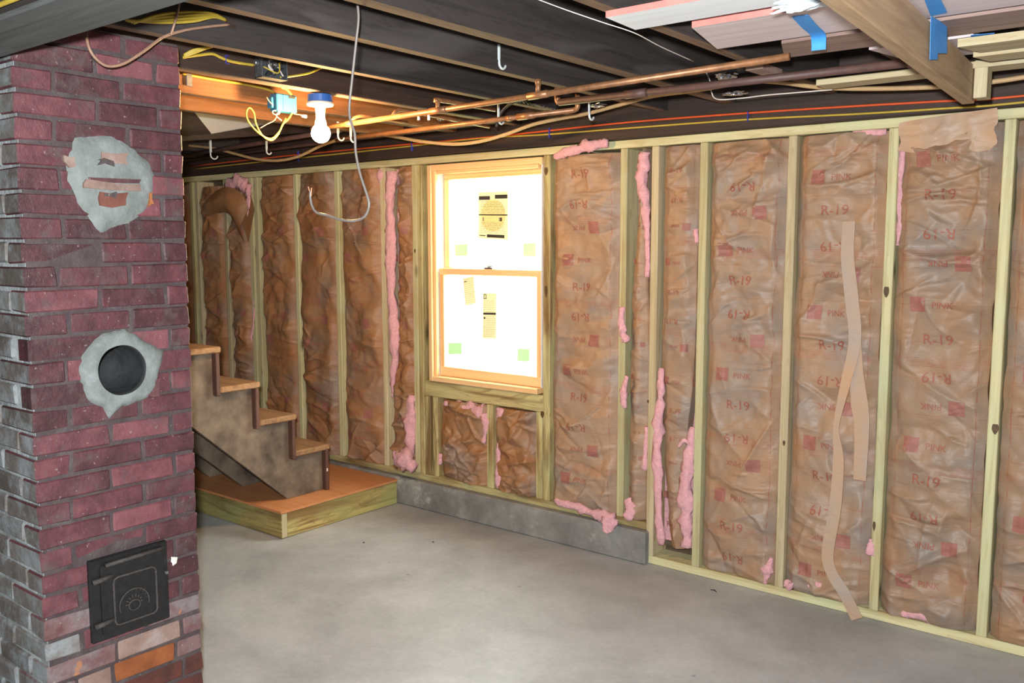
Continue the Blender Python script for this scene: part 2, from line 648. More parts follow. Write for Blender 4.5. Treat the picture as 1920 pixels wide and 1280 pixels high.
M['greycable'] = plain('grey_cable', srgb(122, 114, 108), 0.45, var=0.12)
M['whitewire'] = plain('white_wire', srgb(214, 204, 194), 0.5, var=0.1)
M['pinkwire'] = plain('bare_wire', srgb(206, 150, 116), 0.5, var=0.1)
M['bluebox'] = plain('light_blue_plastic', srgb(44, 108, 140), 0.4, var=0.06)
M['bluebox_dark'] = plain('blue_plastic', srgb(48, 100, 176), 0.4, var=0.06)
M['hook'] = plain('white_plastic', srgb(206, 212, 212), 0.4, var=0.06)
M['porcelain'] = plain('porcelain', srgb(236, 228, 212), 0.25, var=0.03)
M['black'] = plain('black_rubber', srgb(38, 38, 40), 0.5, var=0.2)
M['knot'] = plain('dark_knot', srgb(84, 62, 36), 0.6, var=0.3, scale=60)
M['tape'] = plain('blue_masking_tape', srgb(62, 142, 214), 0.6, var=0.08, scale=50)
M['staple'] = plain('blue_staple', srgb(52, 56, 150), 0.5, var=0.1)
M['foil'] = plain('crumpled_foil', srgb(196, 196, 200), 0.18, metal=1.0, var=0.15, scale=40, bumpd=0.01)
M['plywood'] = wood('plywood_sheet', srgb(206, 140, 92), srgb(180, 112, 66), 0, rough=0.6, contrast=0.35, lines=12)
M['dusty'] = plain('dusty_stair_board', srgb(132, 114, 96), 0.9, scale=6.0, bumpd=0.002, col2=srgb(64, 52, 45))
M['riser'] = wood('reddish_riser_board', srgb(92, 60, 48), srgb(60, 38, 30), 2, rough=0.7, contrast=0.4)
M['tread'] = wood('worn_tread', srgb(158, 118, 80), srgb(112, 78, 50), 0, rough=0.7, contrast=0.5)
M['drywall'] = plain('drywall', srgb(196, 190, 180), 0.9, var=0.03)
M['sheath'] = wood('wall_sheathing', srgb(110, 92, 72), srgb(80, 64, 48), 0, rough=0.9)
M['wallgrey'] = concrete('plain_block_wall', srgb(128, 124, 118), srgb(146, 142, 136), srgb(160, 156, 150), 2.0, 0.9, spots=False)
M['floor'] = concrete('concrete_floor', srgb(146, 146, 147), srgb(168, 168, 170), srgb(184, 186, 188), 1.1, 0.5)
M['curb'] = concrete('concrete_curb', srgb(104, 102, 98), srgb(130, 128, 124), srgb(152, 150, 145), 3.5, 0.8, streak=srgb(180, 178, 172), spots=False)
M['grass'] = plain('pale_lawn', srgb(150, 176, 130), 0.9, var=0.2)
M['kraft'] = kraft('kraft_paper', srgb(154, 127, 104))
M['kraft_dark'] = kraft('brown_kraft_paper', srgb(148, 109, 76))
M['kraft_plain'] = kraft('plain_kraft_paper', srgb(172, 144, 120), prints=False)
M['print'] = plain('red_ink', srgb(150, 88, 70), 0.6, var=0.12, scale=60)
M['print_sq'] = plain('faded_red_ink', srgb(150, 96, 84), 0.6, var=0.14, scale=40)
M['pink'] = fluff('pink_fibreglass', srgb(250, 186, 192))
M['plank_white'] = wood('white_primed_plank', srgb(246, 248, 250), srgb(228, 230, 232), 0, rough=0.55, contrast=0.15)
M['plank_pink'] = wood('pinkish_plank', srgb(224, 206, 206), srgb(204, 186, 188), 0, rough=0.6, contrast=0.3)
M['plank_edge'] = plain('salmon_primer', srgb(208, 122, 112), 0.7, var=0.12)
M['plank_brown'] = wood('brown_plank', srgb(150, 124, 114), srgb(116, 92, 84), 0, rough=0.7, contrast=0.5)
M['plastic'] = plain('white_plastic_sheet', srgb(206, 214, 218), 0.22, var=0.1, scale=12)
M['liner'] = plain('vinyl_jamb_liner', srgb(206, 206, 210), 0.4, var=0.05)
M['paper'] = plain('cream_label_paper', srgb(226, 214, 188), 0.8, var=0.04)
M['paper_yellow'] = plain('yellow_label_disc', srgb(240, 226, 164), 0.8, var=0.05)
M['paper_green'] = plain('green_label_film', srgb(192, 220, 186), 0.7, var=0.05)
M['ink'] = plain('black_ink', srgb(48, 44, 42), 0.7, var=0.1)
M['ink_grey'] = plain('grey_ink', srgb(150, 140, 126), 0.7, var=0.1)

for k in ('paper', 'paper_yellow', 'paper_green'):        # thin paper lets daylight through
    nt = M[k].node_tree
    bs = nt.nodes['Principled BSDF']
    tr = N(nt, 'ShaderNodeBsdfTranslucent')
    tr.inputs[0].default_value = bs.inputs['Base Color'].default_value
    src = bs.inputs['Base Color'].links[0].from_socket
    nt.links.new(src, tr.inputs[0])
    ms = N(nt, 'ShaderNodeMixShader', i_0=0.25)
    L(nt, bs, 0, ms, 1)
    L(nt, tr, 0, ms, 2)
    L(nt, ms, 0, nt.nodes['Material Output'], 0)

gm = bpy.data.materials.new('window_glass')
gm.use_nodes = True
nt = gm.node_tree
nt.nodes.remove(nt.nodes['Principled BSDF'])
t_ = N(nt, 'ShaderNodeBsdfTransparent')
t_.inputs[0].default_value = (0.93, 0.98, 0.95, 1)
g_ = N(nt, 'ShaderNodeBsdfGlossy')
g_.inputs['Roughness'].default_value = 0.02
ms = N(nt, 'ShaderNodeMixShader', i_0=0.05)
L(nt, t_, 0, ms, 1)
L(nt, g_, 0, ms, 2)
L(nt, ms, 0, nt.nodes['Material Output'], 0)
M['glass'] = gm

# ------------------------------------------------------------------ room shell
YF = 3.76            # front faces of the studs
ZJ = 2.165           # underside of the joists
ZP0, ZP1 = 2.012, 2.050
XL, XR, YB = -6.6, 1.9, -1.6


def struct(name, mb, mat, **kw):
    return tag(mb.build(name, mat, **kw), kind='structure')


struct('floor', MB().box((XL - .1, YB - .1, -0.1), (XR + .1, 4.0, 0.0), 0), M['floor'])
struct('wall_left', MB().box((XL - .1, YB, 0), (XL, 4.0, 2.4), 0), M['wallgrey'])
struct('wall_right', MB().box((XR, YB, 0), (XR + .1, 4.0, 2.4), 0), M['wallgrey'])
struct('wall_front', MB().box((XL, YB - .1, 0), (XR, YB, 2.4), 0), M['wallgrey'])
struct('trim_1', MB().box((XL, 3.72, 0), (-2.139, 3.98, 0.164), 0.008), M['curb'])   # concrete footing under the left part of the wall
struct('trim_2', MB().box((-60, 4.3, -0.3), (60, 90, 0.25), 0), M['grass'])          # lawn outside

WX0, WX1, WZ0, WZ1 = -3.60, -2.789, 0.768, 2.0
wall = MB()
for lo, hi in (((XL, 3.90, 0), (WX0, 3.93, 2.4)), ((WX1, 3.90, 0), (XR, 3.93, 2.4)),
               ((WX0, 3.90, 0), (WX1, 3.93, WZ0)), ((WX0, 3.90, WZ1), (WX1, 3.93, 2.4))):
    wall.box(lo, hi, 0)
wall = struct('wall_back', wall, M['sheath'])
struct('trim_3', MB().box((XL, 3.735, ZP1 + 0.002), (XR, 3.90, 2.36), 0.004), oldbrown(0))   # old sill timber over the wall, carries the wires

frame = bpy.data.objects.new('trim_4', None)      # the stud framing in front of the sheathing
sc.collection.objects.link(frame)
frame.location = (-2.3, YF, 0)
tag(frame, kind='structure')
WB = lambda x0, x1, z0, z1, mat, name='stud', dy=0.0: MB().box((x0, YF + dy, z0), (x1, 3.898, z1), 0.003).build(name, mat, frame)
zl, zr = 0.203, 0.040
# plates
WB(XL, -2.52, ZP0 - .003, ZP1 - .002, treated(0), 'top_plate', -0.004)
WB(-2.515, XR, ZP0, ZP1, treated(0), 'top_plate')
WB(XL, -2.158, 0.165, zl, treated_dark(0), 'bottom_plate', -0.002)
WB(-2.156, XR, 0.001, zr, treated(0), 'bottom_plate')
# full-height studs
for x0, x1, z0, mt in ((-6.02, -5.98, zl, treated(2)), (-5.95, -5.912, zl, spf(2)), (-5.598, -5.56, zl, spf(2)),
                       (-5.302, -5.262, zl, treated(2)), (-5.24, -5.20, zl, treated(2)), (-4.815, -4.777, zl, treated(2)),
                       (-4.411, -4.373, zl, treated(2)), (-3.999, -3.961, zl, spf(2)), (-3.733, -3.695, zl, treated(2)),
                       (-3.691, -3.653, zl, treated_dark(2)), (-2.787, -2.743, zl, treated_dark(2)), (-2.327, -2.289, zl, treated(2)),
                       (-2.156, -2.118, zr, spf(2)), (-1.908, -1.870, zr, treated(2)), (-1.499, -1.461, zr, spf(2)),
                       (-1.091, -1.053, zr, treated(2)), (-0.684, -0.646, zr, treated(2)), (-0.279, -0.241, zr, treated(2))):
    WB(x0, x1, z0, ZP0 - .001 if x0 > -2.6 else ZP0 - .004, mt)
def knot(px, py, w, h):
    """dark knot in the face of the stud that shows at this pixel"""
    p = at(px, py, 1, YF)
    st = min((o for o in frame.children if o.name.startswith('stud')), key=lambda o: abs(sum(v.co.x for v in o.data.vertices) / len(o.data.vertices) - 2.3 - p[0]))
    mb = MB()
    for q, (ya, yb) in ((1.0, (YF - .0006, YF + .002)), (0.55, (YF - .0012, YF + .002))):
        mb.prism([(p[0] + w * q * math.cos(a), 0, p[2] + h * q * math.sin(a) * (1 + .2 * math.sin(3 * a))) for a in np.linspace(0, 6.283, 15)[:-1]], 1, ya, yb)
    mb.build('knot', M['knot'], st)


for kx, ky, kw, kh in ((1662, 546, .011, .022), (1639, 985, .006, .02), (1866, 803, .012, .02), (1024, 320, .012, .02), (1024, 545, .010, .03),
                       (1017, 776, .012, .018), (1470, 830, .006, .012), (1212, 1015, .006, .014), (1215, 752, .006, .008), (778, 470, .006, .012)):
    knot(kx, ky, kw, kh)
# under the window: sill and cripples
WB(-3.650, -2.790, 0.675, 0.764, treated_dark(0), 'window_sill_board', 0.004)
for x0, x1 in ((-3.648, -3.608), (-3.588, -3.548), (-3.176, -3.130), (-2.834, -2.793)):
    WB(x0, x1, zl, 0.674, treated_dark(2), 'stud', 0.003)

# ------------------------------------------------------------------ ceiling: slab, boards, joists, girder
ceil_ = struct('ceiling', MB().box((XL, YB, 2.385), (XR, 4.0, 2.42), 0), oldwood(0))
y = YB + 0.01
while y < 3.72:
    MB().box((XL + .01, y, 2.357), (XR - .01, y + 0.137, 2.384), 0.002).build('subfloor_board', oldwood(0), ceil_)
    y += 0.14
JO = [-5.8, -5.39, -3.81, -3.40, -2.955, -2.515, -2.105, -1.785, -1.335, -0.93, -0.52, -0.10, 0.32, 0.74, 1.16, 1.6]
for i, x in enumerate(JO):
    wdt = 0.06 if x == -1.785 else 0.047
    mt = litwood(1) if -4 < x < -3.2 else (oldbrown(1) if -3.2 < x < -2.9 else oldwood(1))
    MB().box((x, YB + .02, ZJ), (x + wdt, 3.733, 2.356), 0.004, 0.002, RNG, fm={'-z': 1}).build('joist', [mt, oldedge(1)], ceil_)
gir = MB().box((XL + .02, 0.872, 2.040), (-1.0, 1.052, ZJ - .002), 0.008, 0.004, RNG, fm={'-y': 1})
gir.build('girder', [wood('weathered_girder', srgb(86, 88, 86), srgb(52, 50, 48), 0, rough=0.85, stain=srgb(104, 108, 106), contrast=0.5), oldwood(0)], ceil_)

# stairwell boards far left under the ceiling
P = lambda pts, ax, v: [at(px, py, ax, v) for px, py in pts]
tw = thing('stairwell_lining', 'pale drywall patch framed by brown boards high up behind the light bulb', 'panel', (-4.62, 3.0, 2.2))
MB().prism(P([(340, 190), (640, 205), (640, 226), (400, 258), (340, 258)], 0, -4.60), 0, -4.60, -4.62).build('drywall_panel', M['drywall'], tw)
MB().prism(P([(330, 185), (362, 207), (396, 250), (392, 262), (330, 262)], 0, -4.55), 0, -4.55, -4.59).build('diagonal_board', oldbrown(1), tw)
MB().prism(P([(330, 256), (398, 251), (528, 228), (660, 210), (660, 243), (330, 265)], 0, -4.50), 0, -4.50, -4.54).build('sloping_board', oldbrown(1), tw)

# ------------------------------------------------------------------ chimney
CX, CY0, CY1, CXB = -2.556, 1.088, 1.580, -3.15
chim = thing('chimney', 'maroon painted brick chimney with whitewashed side, flue hole and black cleanout door', 'chimney', (-2.8, 1.33, 0))
COURSE, Z0 = 0.0667, 0.0346
FY, FZ, FR = 1.343, 1.190, 0.074           # flue
DY0, DY1, DZ0, DZ1 = 1.216, 1.464, 0.388, 0.640   # cleanout door
mort = MB()
mort_x = CX - 0.0035
rng = random.Random(3)
bricks = []


def cut(a, b, z0, z1, r):
    """outlines of the rectangle with the flue's circle of radius r taken out of it"""
    if a < FY < b and z0 < FZ + r and z1 > FZ - r:
        return cut(a, FY - 0.001, z0, z1, r) + cut(FY + 0.001, b, z0, z1, r)
    pts = []
    for (p, q) in (((a, z0), (b, z0)), ((b, z0), (b, z1)), ((b, z1), (a, z1)), ((a, z1), (a, z0))):
        n = max(2, int(max(abs(q[0] - p[0]), abs(q[1] - p[1])) / 0.012))
        pts += [(p[0] + (q[0] - p[0]) * i / n, p[1] + (q[1] - p[1]) * i / n) for i in range(n)]
    ins = [math.hypot(y - FY, z - FZ) < r - 1e-6 for y, z in pts]
    if not any(ins):
        return [None]
    if all(ins):
        return []
    out = []
    for (y, z), k_ in zip(pts, ins):
        if k_:
            cand = []
            h = math.sqrt(r * r - (z - FZ) ** 2)
            v = math.sqrt(r * r - (y - FY) ** 2)
            for y2, z2 in ((FY + h, z), (FY - h, z), (y, FZ + v), (y, FZ - v)):
                if a - 1e-6 <= y2 <= b + 1e-6 and z0 - 1e-6 <= z2 <= z1 + 1e-6:
                    cand.append((abs(y2 - y) + abs(z2 - z), y2, z2))
            if not cand:
                continue
            _, y, z = min(cand)
        if not out or math.hypot(y - out[-1][0], z - out[-1][1]) > 0.002:
            out.append((y, z))
    if len(out) < 3:
        return []
    return [out]


J = 0.009
k = -1
z = Z0 - COURSE
while z < ZJ - 0.01:
    z0, z1 = max(z, 0.0), min(z + COURSE, ZJ - 0.003)
    if z1 - z0 > 0.012:
        for pl in cut(CY0 + 0.010, CY1 - 0.005, z0, z1, FR + 0.010):
            if pl is None:
                mort.box((mort_x - 0.06, CY0 + 0.010, z0), (mort_x, CY1 - 0.005, z1), 0)
            else:
                mort.prism([(0, y_, z_) for y_, z_ in pl], 0, mort_x - 0.06, mort_x)
        cuts = [0, 0.44, 0.85, 1.0] if k % 2 == 0 else [0, 0.21, 0.63, 1.0]
        cuts = [cuts[0]] + [c + rng.uniform(-0.025, 0.025) for c in cuts[1:-1]] + [1.0]
        if k == 3:
            cuts = [0, 0.17, 0.39, 0.81, 1.0]
        dep = 0.095 if k % 2 == 0 else 0.20
        for j in range(len(cuts) - 1):
            a = CY0 + (CY1 - CY0) * cuts[j] + (J / 2 if j else 0)
            b = CY0 + (CY1 - CY0) * cuts[j + 1] - (J / 2 if j < len(cuts) - 2 else 0)
            for pl in cut(a, b, z0 + J / 2, z1 - J / 2, FR + 0.012):
                xo = rng.uniform(-0.002, 0.002)
                zc = (z0 + z1) / 2
                mt = M['brick_low'] if zc < 0.40 else M['brick']
                if k == 3:
                    mt = [M['brick_low'], M['brick_tan'], M['brick_orange'], M['brick_low']][j]
                if k in (1, 2):
                    mt = M['brick_rust']
                if k in (5, 6) and j != 1:
                    mt = M['brick_low']
                if k == 5 and j == 0:
                    mt = M['brick_grey']
                if k == 4 and j == 1:
                    mt = M['brick_tan']
                if pl is not None:
                    MB().prism([(0, y_, z_) for y_, z_ in pl], 0, CX - 0.06, CX + xo).build('brick', mt, chim)
                    continue
                x_back = CX - (dep if j == 0 else 0.06)
                bb = MB().box((x_back, a, z0 + J / 2), (CX + xo, b, z1 - J / 2), 0.0045, 0.0025, rng,
                              fm={'-y': 1, '-z': 1, '+z': 1} if j == 0 else None)
                bb.build('brick', [mt, M['brick_grey']] if j == 0 else mt, chim)
        # side face, running to the left out of view
        x = CX - dep - J
        w = 0.20
        while x > CXB + 0.05:
            x2 = max(x - w, CXB)
            MB().box((x2, CY0 + rng.uniform(-0.002, 0.003), z0 + J / 2), (x, CY0 + 0.06, z1 - J / 2), 0.006, 0.0025, rng).build('brick', M['brick_grey'], chim)
            x = x2 - J
    z += COURSE
    k += 1
mort.build('mortar', M['mortar'], chim)
core = MB()
core.box((CXB, CY0 + 0.008, 0.001), (CX - 0.17, CY1 - 0.004, ZJ - 0.003), 0)
core.box((CX - 0.171, CY0 + 0.0085, 0.001), (CX - 0.0065, CY0 + 0.03, ZJ - 0.003), 0)
core.build('core', M['mortar_grey'], chim)
cav = MB()      # walls between the face and the core
for a, b, z0, z1 in ((CY0 + .008, FY - FR - .013, .001, ZJ - .003), (FY + FR + .013, CY1 - .006, .001, ZJ - .003),
                     (FY - FR - .013, FY + FR + .013, .001, FZ - FR - .013), (FY - FR - .013, FY + FR + .013, FZ + FR + .013, ZJ - .003)):
    cav.box((CX - 0.17, a, z0), (CX - 0.055, b, z1), 0)
cav.build('backing', M['mortar_grey'], chim)


def lumpy_ring(y0, z0, r_in, r_out, thick, seed, sy=1.0, sz=1.0, n=120, rings=9, spikes=()):
    """smeared cement: ragged outline, domed section"""
    g = random.Random(seed)
    ph = [(g.uniform(0, 6.28), q_, g.uniform(0.6, 1.2) * 0.11 / q_ ** 0.9) for q_ in (2, 3, 5, 7, 11, 16, 19, 23, 29, 33)]
    R = np.zeros((rings, n + 1, 3))
    for j in range(n + 1):
        a = 2 * math.pi * (j % n) / n
        ro = r_out * (1 + sum(A * math.sin(q * a + p) for p, q, A in ph) * 0.8)
        for sa, sw, sl in spikes:
            d = (a - sa + math.pi) % (2 * math.pi) - math.pi
            ro += sl * max(0, 1 - abs(d) / sw)
        for i in range(rings):
            t = i / (rings - 1)
            r = r_in + (ro - r_in) * t
            h = thick * (1 - t ** 4) * (0.95 + 0.10 * math.sin(3 * a + 5 * t + seed)) + 0.0005
            if i == rings - 1:
                h = -0.004
            R[i, j] = (CX + 0.003 + h, y0 + sy * r * math.cos(a), z0 + sz * r * math.sin(a))
    return R


ring = MB()
ring.grid(lumpy_ring(FY, FZ, FR, 0.118, 0.016, 4, spikes=((4.45, 0.22, 0.035), (0.25, 0.5, 0.022), (5.6, 0.6, 0.012))))
collar = ring.build('cement_collar', M['cement'], chim, smooth=True)
tb = MB()
tb.lathe((CX + 0.018, FY, FZ), [(FR + 0.003, -0.002), (FR, 0.0), (FR - 0.004, -0.012), (FR - 0.006, -0.16), (0.0, -0.165)], (1, 0, 0), 40)
fp = tb.build('flue_pipe', M['soot'], chim, smooth=True)
tag(fp, 'round sooty flue opening')
# patched upper thimble
PY, PZ = 1.347, 1.742
pt = MB()
pt.grid(lumpy_ring(PY, PZ, 0.001, 0.128, 0.012, 9, sy=1.0, sz=1.0, spikes=((4.45, 0.35, 0.03), (2.3, 0.2, 0.02))))
patch = tag(pt.build('cement_patch', M['cement'], chim, smooth=True), 'round grey cement patch with brick fragments showing')
g = random.Random(5)


def fragment(y0, y1, z0, z1, proud, mat, par=None):
    mb = MB()
    n = 9
    pts = []
    cy, cz = (y0 + y1) / 2, (z0 + z1) / 2
    for (a, b) in ((y0, z0), (cy, z0), (y1, z0), (y1, cz), (y1, z1), (cy, z1), (y0, z1), (y0, cz)):
        pts.append((0, a + g.uniform(-.006, .006), b + g.uniform(-.005, .005)))
    mb.prism(pts, 0, CX, CX + 0.016 + proud)
    return mb.build('brick_fragment', mat, par or patch)


fragment(1.312, 1.388, 1.786, 1.822, 0.002, M['brick_tan'])
fragment(1.305, 1.345, 1.785, 1.800, 0.0035, M['mortar'])  # dark sliver: the shadow in the recess put in as colour
fragment(1.275, 1.425, 1.733, 1.751, 0.002, M['brick_low'])
fragment(1.262, 1.425, 1.715, 1.738, 0.0035, M['brick_tan'])
fragment(1.302, 1.382, 1.668, 1.705, 0.002, M['brick_rust'])
fragment(1.318, 1.352, 1.692, 1.706, 0.0035, M['mortar'])  # dark sliver painting the shade inside the lower recess
fragment(1.214, 1.24, 1.775, 1.80, -0.006, M['brick_tan'])
fragment(1.452, 1.470, 1.675, 1.71, -0.006, M['brick_orange'])

fragment(1.420, 1.462, 1.098, 1.150, -0.004, M['brick_low'], collar)
# cleanout door, hung a little askew
door = MB()
xd = CX + 0.004
door.box((CX - 0.004, DY0, DZ0), (CX + 0.012, DY1, DZ1), 0.004)
fr = tag(door.build('cleanout_door', M['iron'], chim), 'black cast iron cleanout door')
pn = MB().box((CX + 0.010, DY0 + 0.030, DZ0 + 0.020), (CX + 0.019, DY1 - 0.012, DZ1 - 0.022), 0.005)
pn.build('door_leaf', M['iron'], fr)


def rrect(y0, y1, z0, z1, r, x):
    out = []
    for cy, cz, a0 in ((y1 - r, z1 - r, 0), (y0 + r, z1 - r, 90), (y0 + r, z0 + r, 180), (y1 - r, z0 + r, 270)):
        for q in (0, 45, 90):
            a = math.radians(a0 + q)
            out.append((x, cy + r * math.cos(a), cz + r * math.sin(a)))
    out.append(out[0])
    return out


MB().tube(rrect(1.283, 1.418, 0.425, 0.572, 0.014, CX + 0.020), 0.0032, 6).build('raised_border', M['iron_dust'], fr, smooth=True)
em = MB()
ec = (1.345, 0.475)
em.tube([(CX + 0.020, ec[0] + 0.047 * math.cos(a), ec[1] + 0.047 * math.sin(a)) for a in np.linspace(-0.25, math.pi + 0.35, 18)], 0.002, 5)
for a in np.linspace(0.1, math.pi - 0.1, 8):
    em.tube([(CX + 0.020, ec[0] + r * math.cos(a), ec[1] + r * math.sin(a)) for r in (0.020, 0.030)], [0.0028, 0.001], 5)
for a in np.linspace(0.2, 1.4, 5):
    em.tube([(CX + 0.020, ec[0] + r * math.cos(a), ec[1] + r * math.sin(a)) for r in (0.040, 0.047)], 0.0012, 4)
em.tube([(CX + 0.020, ec[0] + 0.018 * math.cos(a), ec[1] - 0.004 + 0.016 * math.sin(a)) for a in np.linspace(0, 6.28, 14)], 0.0022, 5)
em.build('sunburst_emblem', M['iron_dust'], fr, smooth=True)
for zz in (0.575, 0.440):
    MB().tube([(CX + 0.019, DY0 + 0.006, zz), (CX + 0.022, DY0 + 0.030, zz + .003), (CX + 0.021, DY0 + 0.065, zz + 0.008)], [0.008, 0.0075, 0.004], 8).build('hinge', M['iron_dust'], fr, smooth=True)
MB().tube([(CX + 0.021, DY0 + 0.045, 0.617), (CX + 0.021, DY1 - 0.02, 0.622)], 0.006, 7).build('raised_bar', M['iron_dust'], fr, smooth=True)
MB().lathe((CX + 0.018, DY1 - 0.010, 0.540), [(0.006, 0), (0.006, 0.004), (0.004, 0.007), (0, 0.008)], (1, 0, 0), 10).build('latch_screw', M['steel'], fr)
pb = MB()
pb.grid(lumpy_ring(1.492, 0.562, 0.001, 0.010, 0.002, 12, n=30, rings=4, sz=1.3, spikes=((0.5, 0.4, 0.006), (2.2, 0.3, 0.007), (4.2, 0.5, 0.005))))
tag(pb.build('paint_splash', M['porcelain'], chim, smooth=True), 'white paint splash beside the cleanout door')

# ------------------------------------------------------------------ window
win = tag(thing('window_1', None, None, (-3.195, 3.80, WZ0)), kind='structure')
fb = lambda lo, hi, c=0.003: MB().box(lo, hi, c)
y0, y1 = 3.748, 3.93
for lo, hi, ax in (((WX0, y0, WZ0), (WX0 + .028, y1, WZ1), 2), ((WX1 - .024, 3.80, WZ0), (WX1, y1, WZ1), 2),
                   ((WX0 + .028, y0, WZ1 - .032), (WX1 - .0005, y1, WZ1), 0), ((WX0 + .028, y0, WZ0), (WX1 - .028, y1, WZ0 + .030), 0)):
    fb(lo, hi).build('jamb' if ax == 2 else ('head' if lo[2] > 1 else 'sill'), pine(ax), win)
for lo, hi, ax in (((WX0 + .029, 3.765, WZ0 + .03), (WX0 + .050, 3.785, WZ1 - .032), 2), 
                   ((WX0 + .05, 3.765, WZ1 - .052), (WX1 - .037, 3.785, WZ1 - .032), 0)):
    fb(lo, hi).build('stop', pine(ax), win)
for x0, x1 in ((WX0 + .029, WX0 + .046), (WX1 - .0315, WX1 - .025)):
    fb((x0, 3.787, WZ0 + .03), (x1, 3.90, WZ1 - .033), 0.001).build('jamb_liner', M['liner'], win)


def sash(name, x0, x1, z0, z1, ya, yb, rb, rt, st):
    s = MB().box((x0, ya, z0), (x1, yb, z0 + rb), 0.003).build(name, pine(0), win)
    MB().box((x0, ya, z1 - rt), (x1, yb, z1), 0.003).build('rail', pine(0), s)
    MB().box((x0, ya, z0 + rb), (x0 + st, yb, z1 - rt), 0.003).build('stile', pine(2), s)
    MB().box((x1 - st, ya, z0 + rb), (x1, yb, z1 - rt), 0.003).build('stile', pine(2), s)
    MB().box((x0 + st - .004, (ya + yb) / 2 - .002, z0 + rb - .004), (x1 - st + .004, (ya + yb) / 2 + .002, z1 - rt + .004), 0).build('pane', M['glass'], s)
    return s


SX0, SX1 = WX0 + .047, WX1 - .032
up = sash('upper_sash', SX0, SX1, 1.388, WZ1 - .034, 3.838, 3.872, 0.036, 0.045, 0.038)
lo_ = sash('lower_sash', SX0, SX1, WZ0 + .031, 1.420, 3.792, 3.828, 0.056, 0.036, 0.034)
lk = MB().box((-3.22, 3.796, 1.420), (-3.16, 3.824, 1.430), 0.003)
lk.lathe((-3.19, 3.81, 1.43), [(0.014, 0), (0.012, 0.008), (0, 0.009)], n=12)
lk.tube([(-3.19, 3.81, 1.436), (-3.155, 3.80, 1.438)], 0.004, 6)
lk.build('sash_lock', M['steel'], win)
YG1, YG2 = 3.853, 3.808      # room side of the panes


def sticker(name, label, corners, yg, mat, marks=()):
    """paper stuck on the pane; corners as photograph pixels, TL TR BR BL; marks: u0 u1 v0 v1 material lift"""
    q = [at(px, py, 1, yg) for px, py in corners]
    c = sum(q) / 4
    t = thing(name, label, 'label', (c[0], yg, c[2]), group='labels stuck on the window panes')
    MB().prism([(p[0], 0, p[2]) for p in q], 1, yg - 0.0018, yg - 0.0008).build('paper', mat, t)
    by = {}
    for u0, u1, v0, v1, m in marks:
        b = by.setdefault(m, MB())
        f = lambda u, v: (q[0] * (1 - u) + q[1] * u) * (1 - v) + (q[3] * (1 - u) + q[2] * u) * v
        b.prism([(p[0], 0, p[2]) for p in (f(u0, v0), f(u1, v0), f(u1, v1), f(u0, v1))], 1, yg - 0.0026, yg - 0.0019)
    if 'disc' in by:
        by.pop('disc')
    for m, b in by.items():
        tag(b.build('printing', M[m], t), kind='stuff')
    return t, q


g = random.Random(11)
def lines(v0, v1, n, u0=0.08, u1=0.92, m='ink_grey'):
    out = []
    for i in range(n):
        v = v0 + (v1 - v0) * i / max(n - 1, 1)
        u = u0
        while u < u1 - 0.06:
            w = g.uniform(0.05, 0.2)
            out.append((u, min(u + w, u1), v, v + 0.008, m))
            u += w + 0.03
    return out


t, q = sticker('window_label', 'large cream label with yellow disc and black bars on the upper pane', [(897, 360), (953, 358), (953, 450), (897, 447)], YG1, M['paper'],
               [(0.03, 0.40, 0.09, 0.17, 'ink'), (0.57, 0.98, 0.07, 0.15, 'ink'), (0.02, 0.98, 0.475, 0.50, 'ink'),
                (0.30, 0.88, 0.90, 0.965, 'ink'), (0.05, 0.25, 0.92, 0.94, 'ink'), (0.74, 0.80, 0.54, 0.62, 'ink'),
                (0.70, 0.74, 0.54, 0.62, 'ink_grey'), (0.15, 0.2, 0.54, 0.62, 'ink_grey')]
               + lines(0.2, 0.44, 8) + lines(0.64, 0.86, 8))
cc = sum(q) / 4
MB().lathe((cc[0], YG1 - 0.0018, cc[2]), [(0.0, 0.0006), (0.088, 0.0006), (0.088, 0.0)], (0, -1, 0), 32).build('yellow_disc', M['paper_yellow'], t)
sticker('window_label', 'narrow tilted cream tag at top left of the lower pane', [(868, 522), (888, 517), (893, 568), (873, 573)], YG2, M['paper'], lines(0.08, 0.9, 12) + [(0.1, 0.35, 0.12, 0.15, 'ink')])
sticker('window_label', 'tall cream label with padlock mark and black bar on the lower pane', [(906, 549), (931, 549), (931, 635), (905, 634)], YG2, M['paper'],
        lines(0.17, 0.40, 6) + lines(0.52, 0.95, 12) + [(0.05, 0.97, 0.43, 0.475, 'ink'), (0.07, 0.11, 0.03, 0.13, 'ink'), (0.21, 0.25, 0.03, 0.13, 'ink'),
                                                       (0.07, 0.25, 0.025, 0.04, 'ink'), (0.05, 0.27, 0.115, 0.13, 'ink'), (0.08, 0.2, 0.53, 0.57, 'ink')])
for lab, c, yg in (('small green square film label in lower left corner of the upper pane', [(853, 458), (877, 457), (877, 480), (853, 480)], YG1),
                   ('small green square film label in lower right corner of the upper pane', [(981, 456), (1005, 455), (1005, 481), (981, 480)], YG1),
                   ('small green square film label in lower left corner of the lower pane', [(841, 642), (866, 642), (866, 664), (841, 664)], YG2),
                   ('small green square film label in lower right corner of the lower pane', [(971, 653), (993, 654), (993, 678), (970, 676)], YG2)):
    sticker('window_label', lab, c, yg, M['paper_green'], lines(0.15, 0.85, 6, 0.45, 0.8) if 'right' in lab else lines(0.1, 0.9, 5))

# ------------------------------------------------------------------ insulation batts
nrng = np.random.default_rng(5)


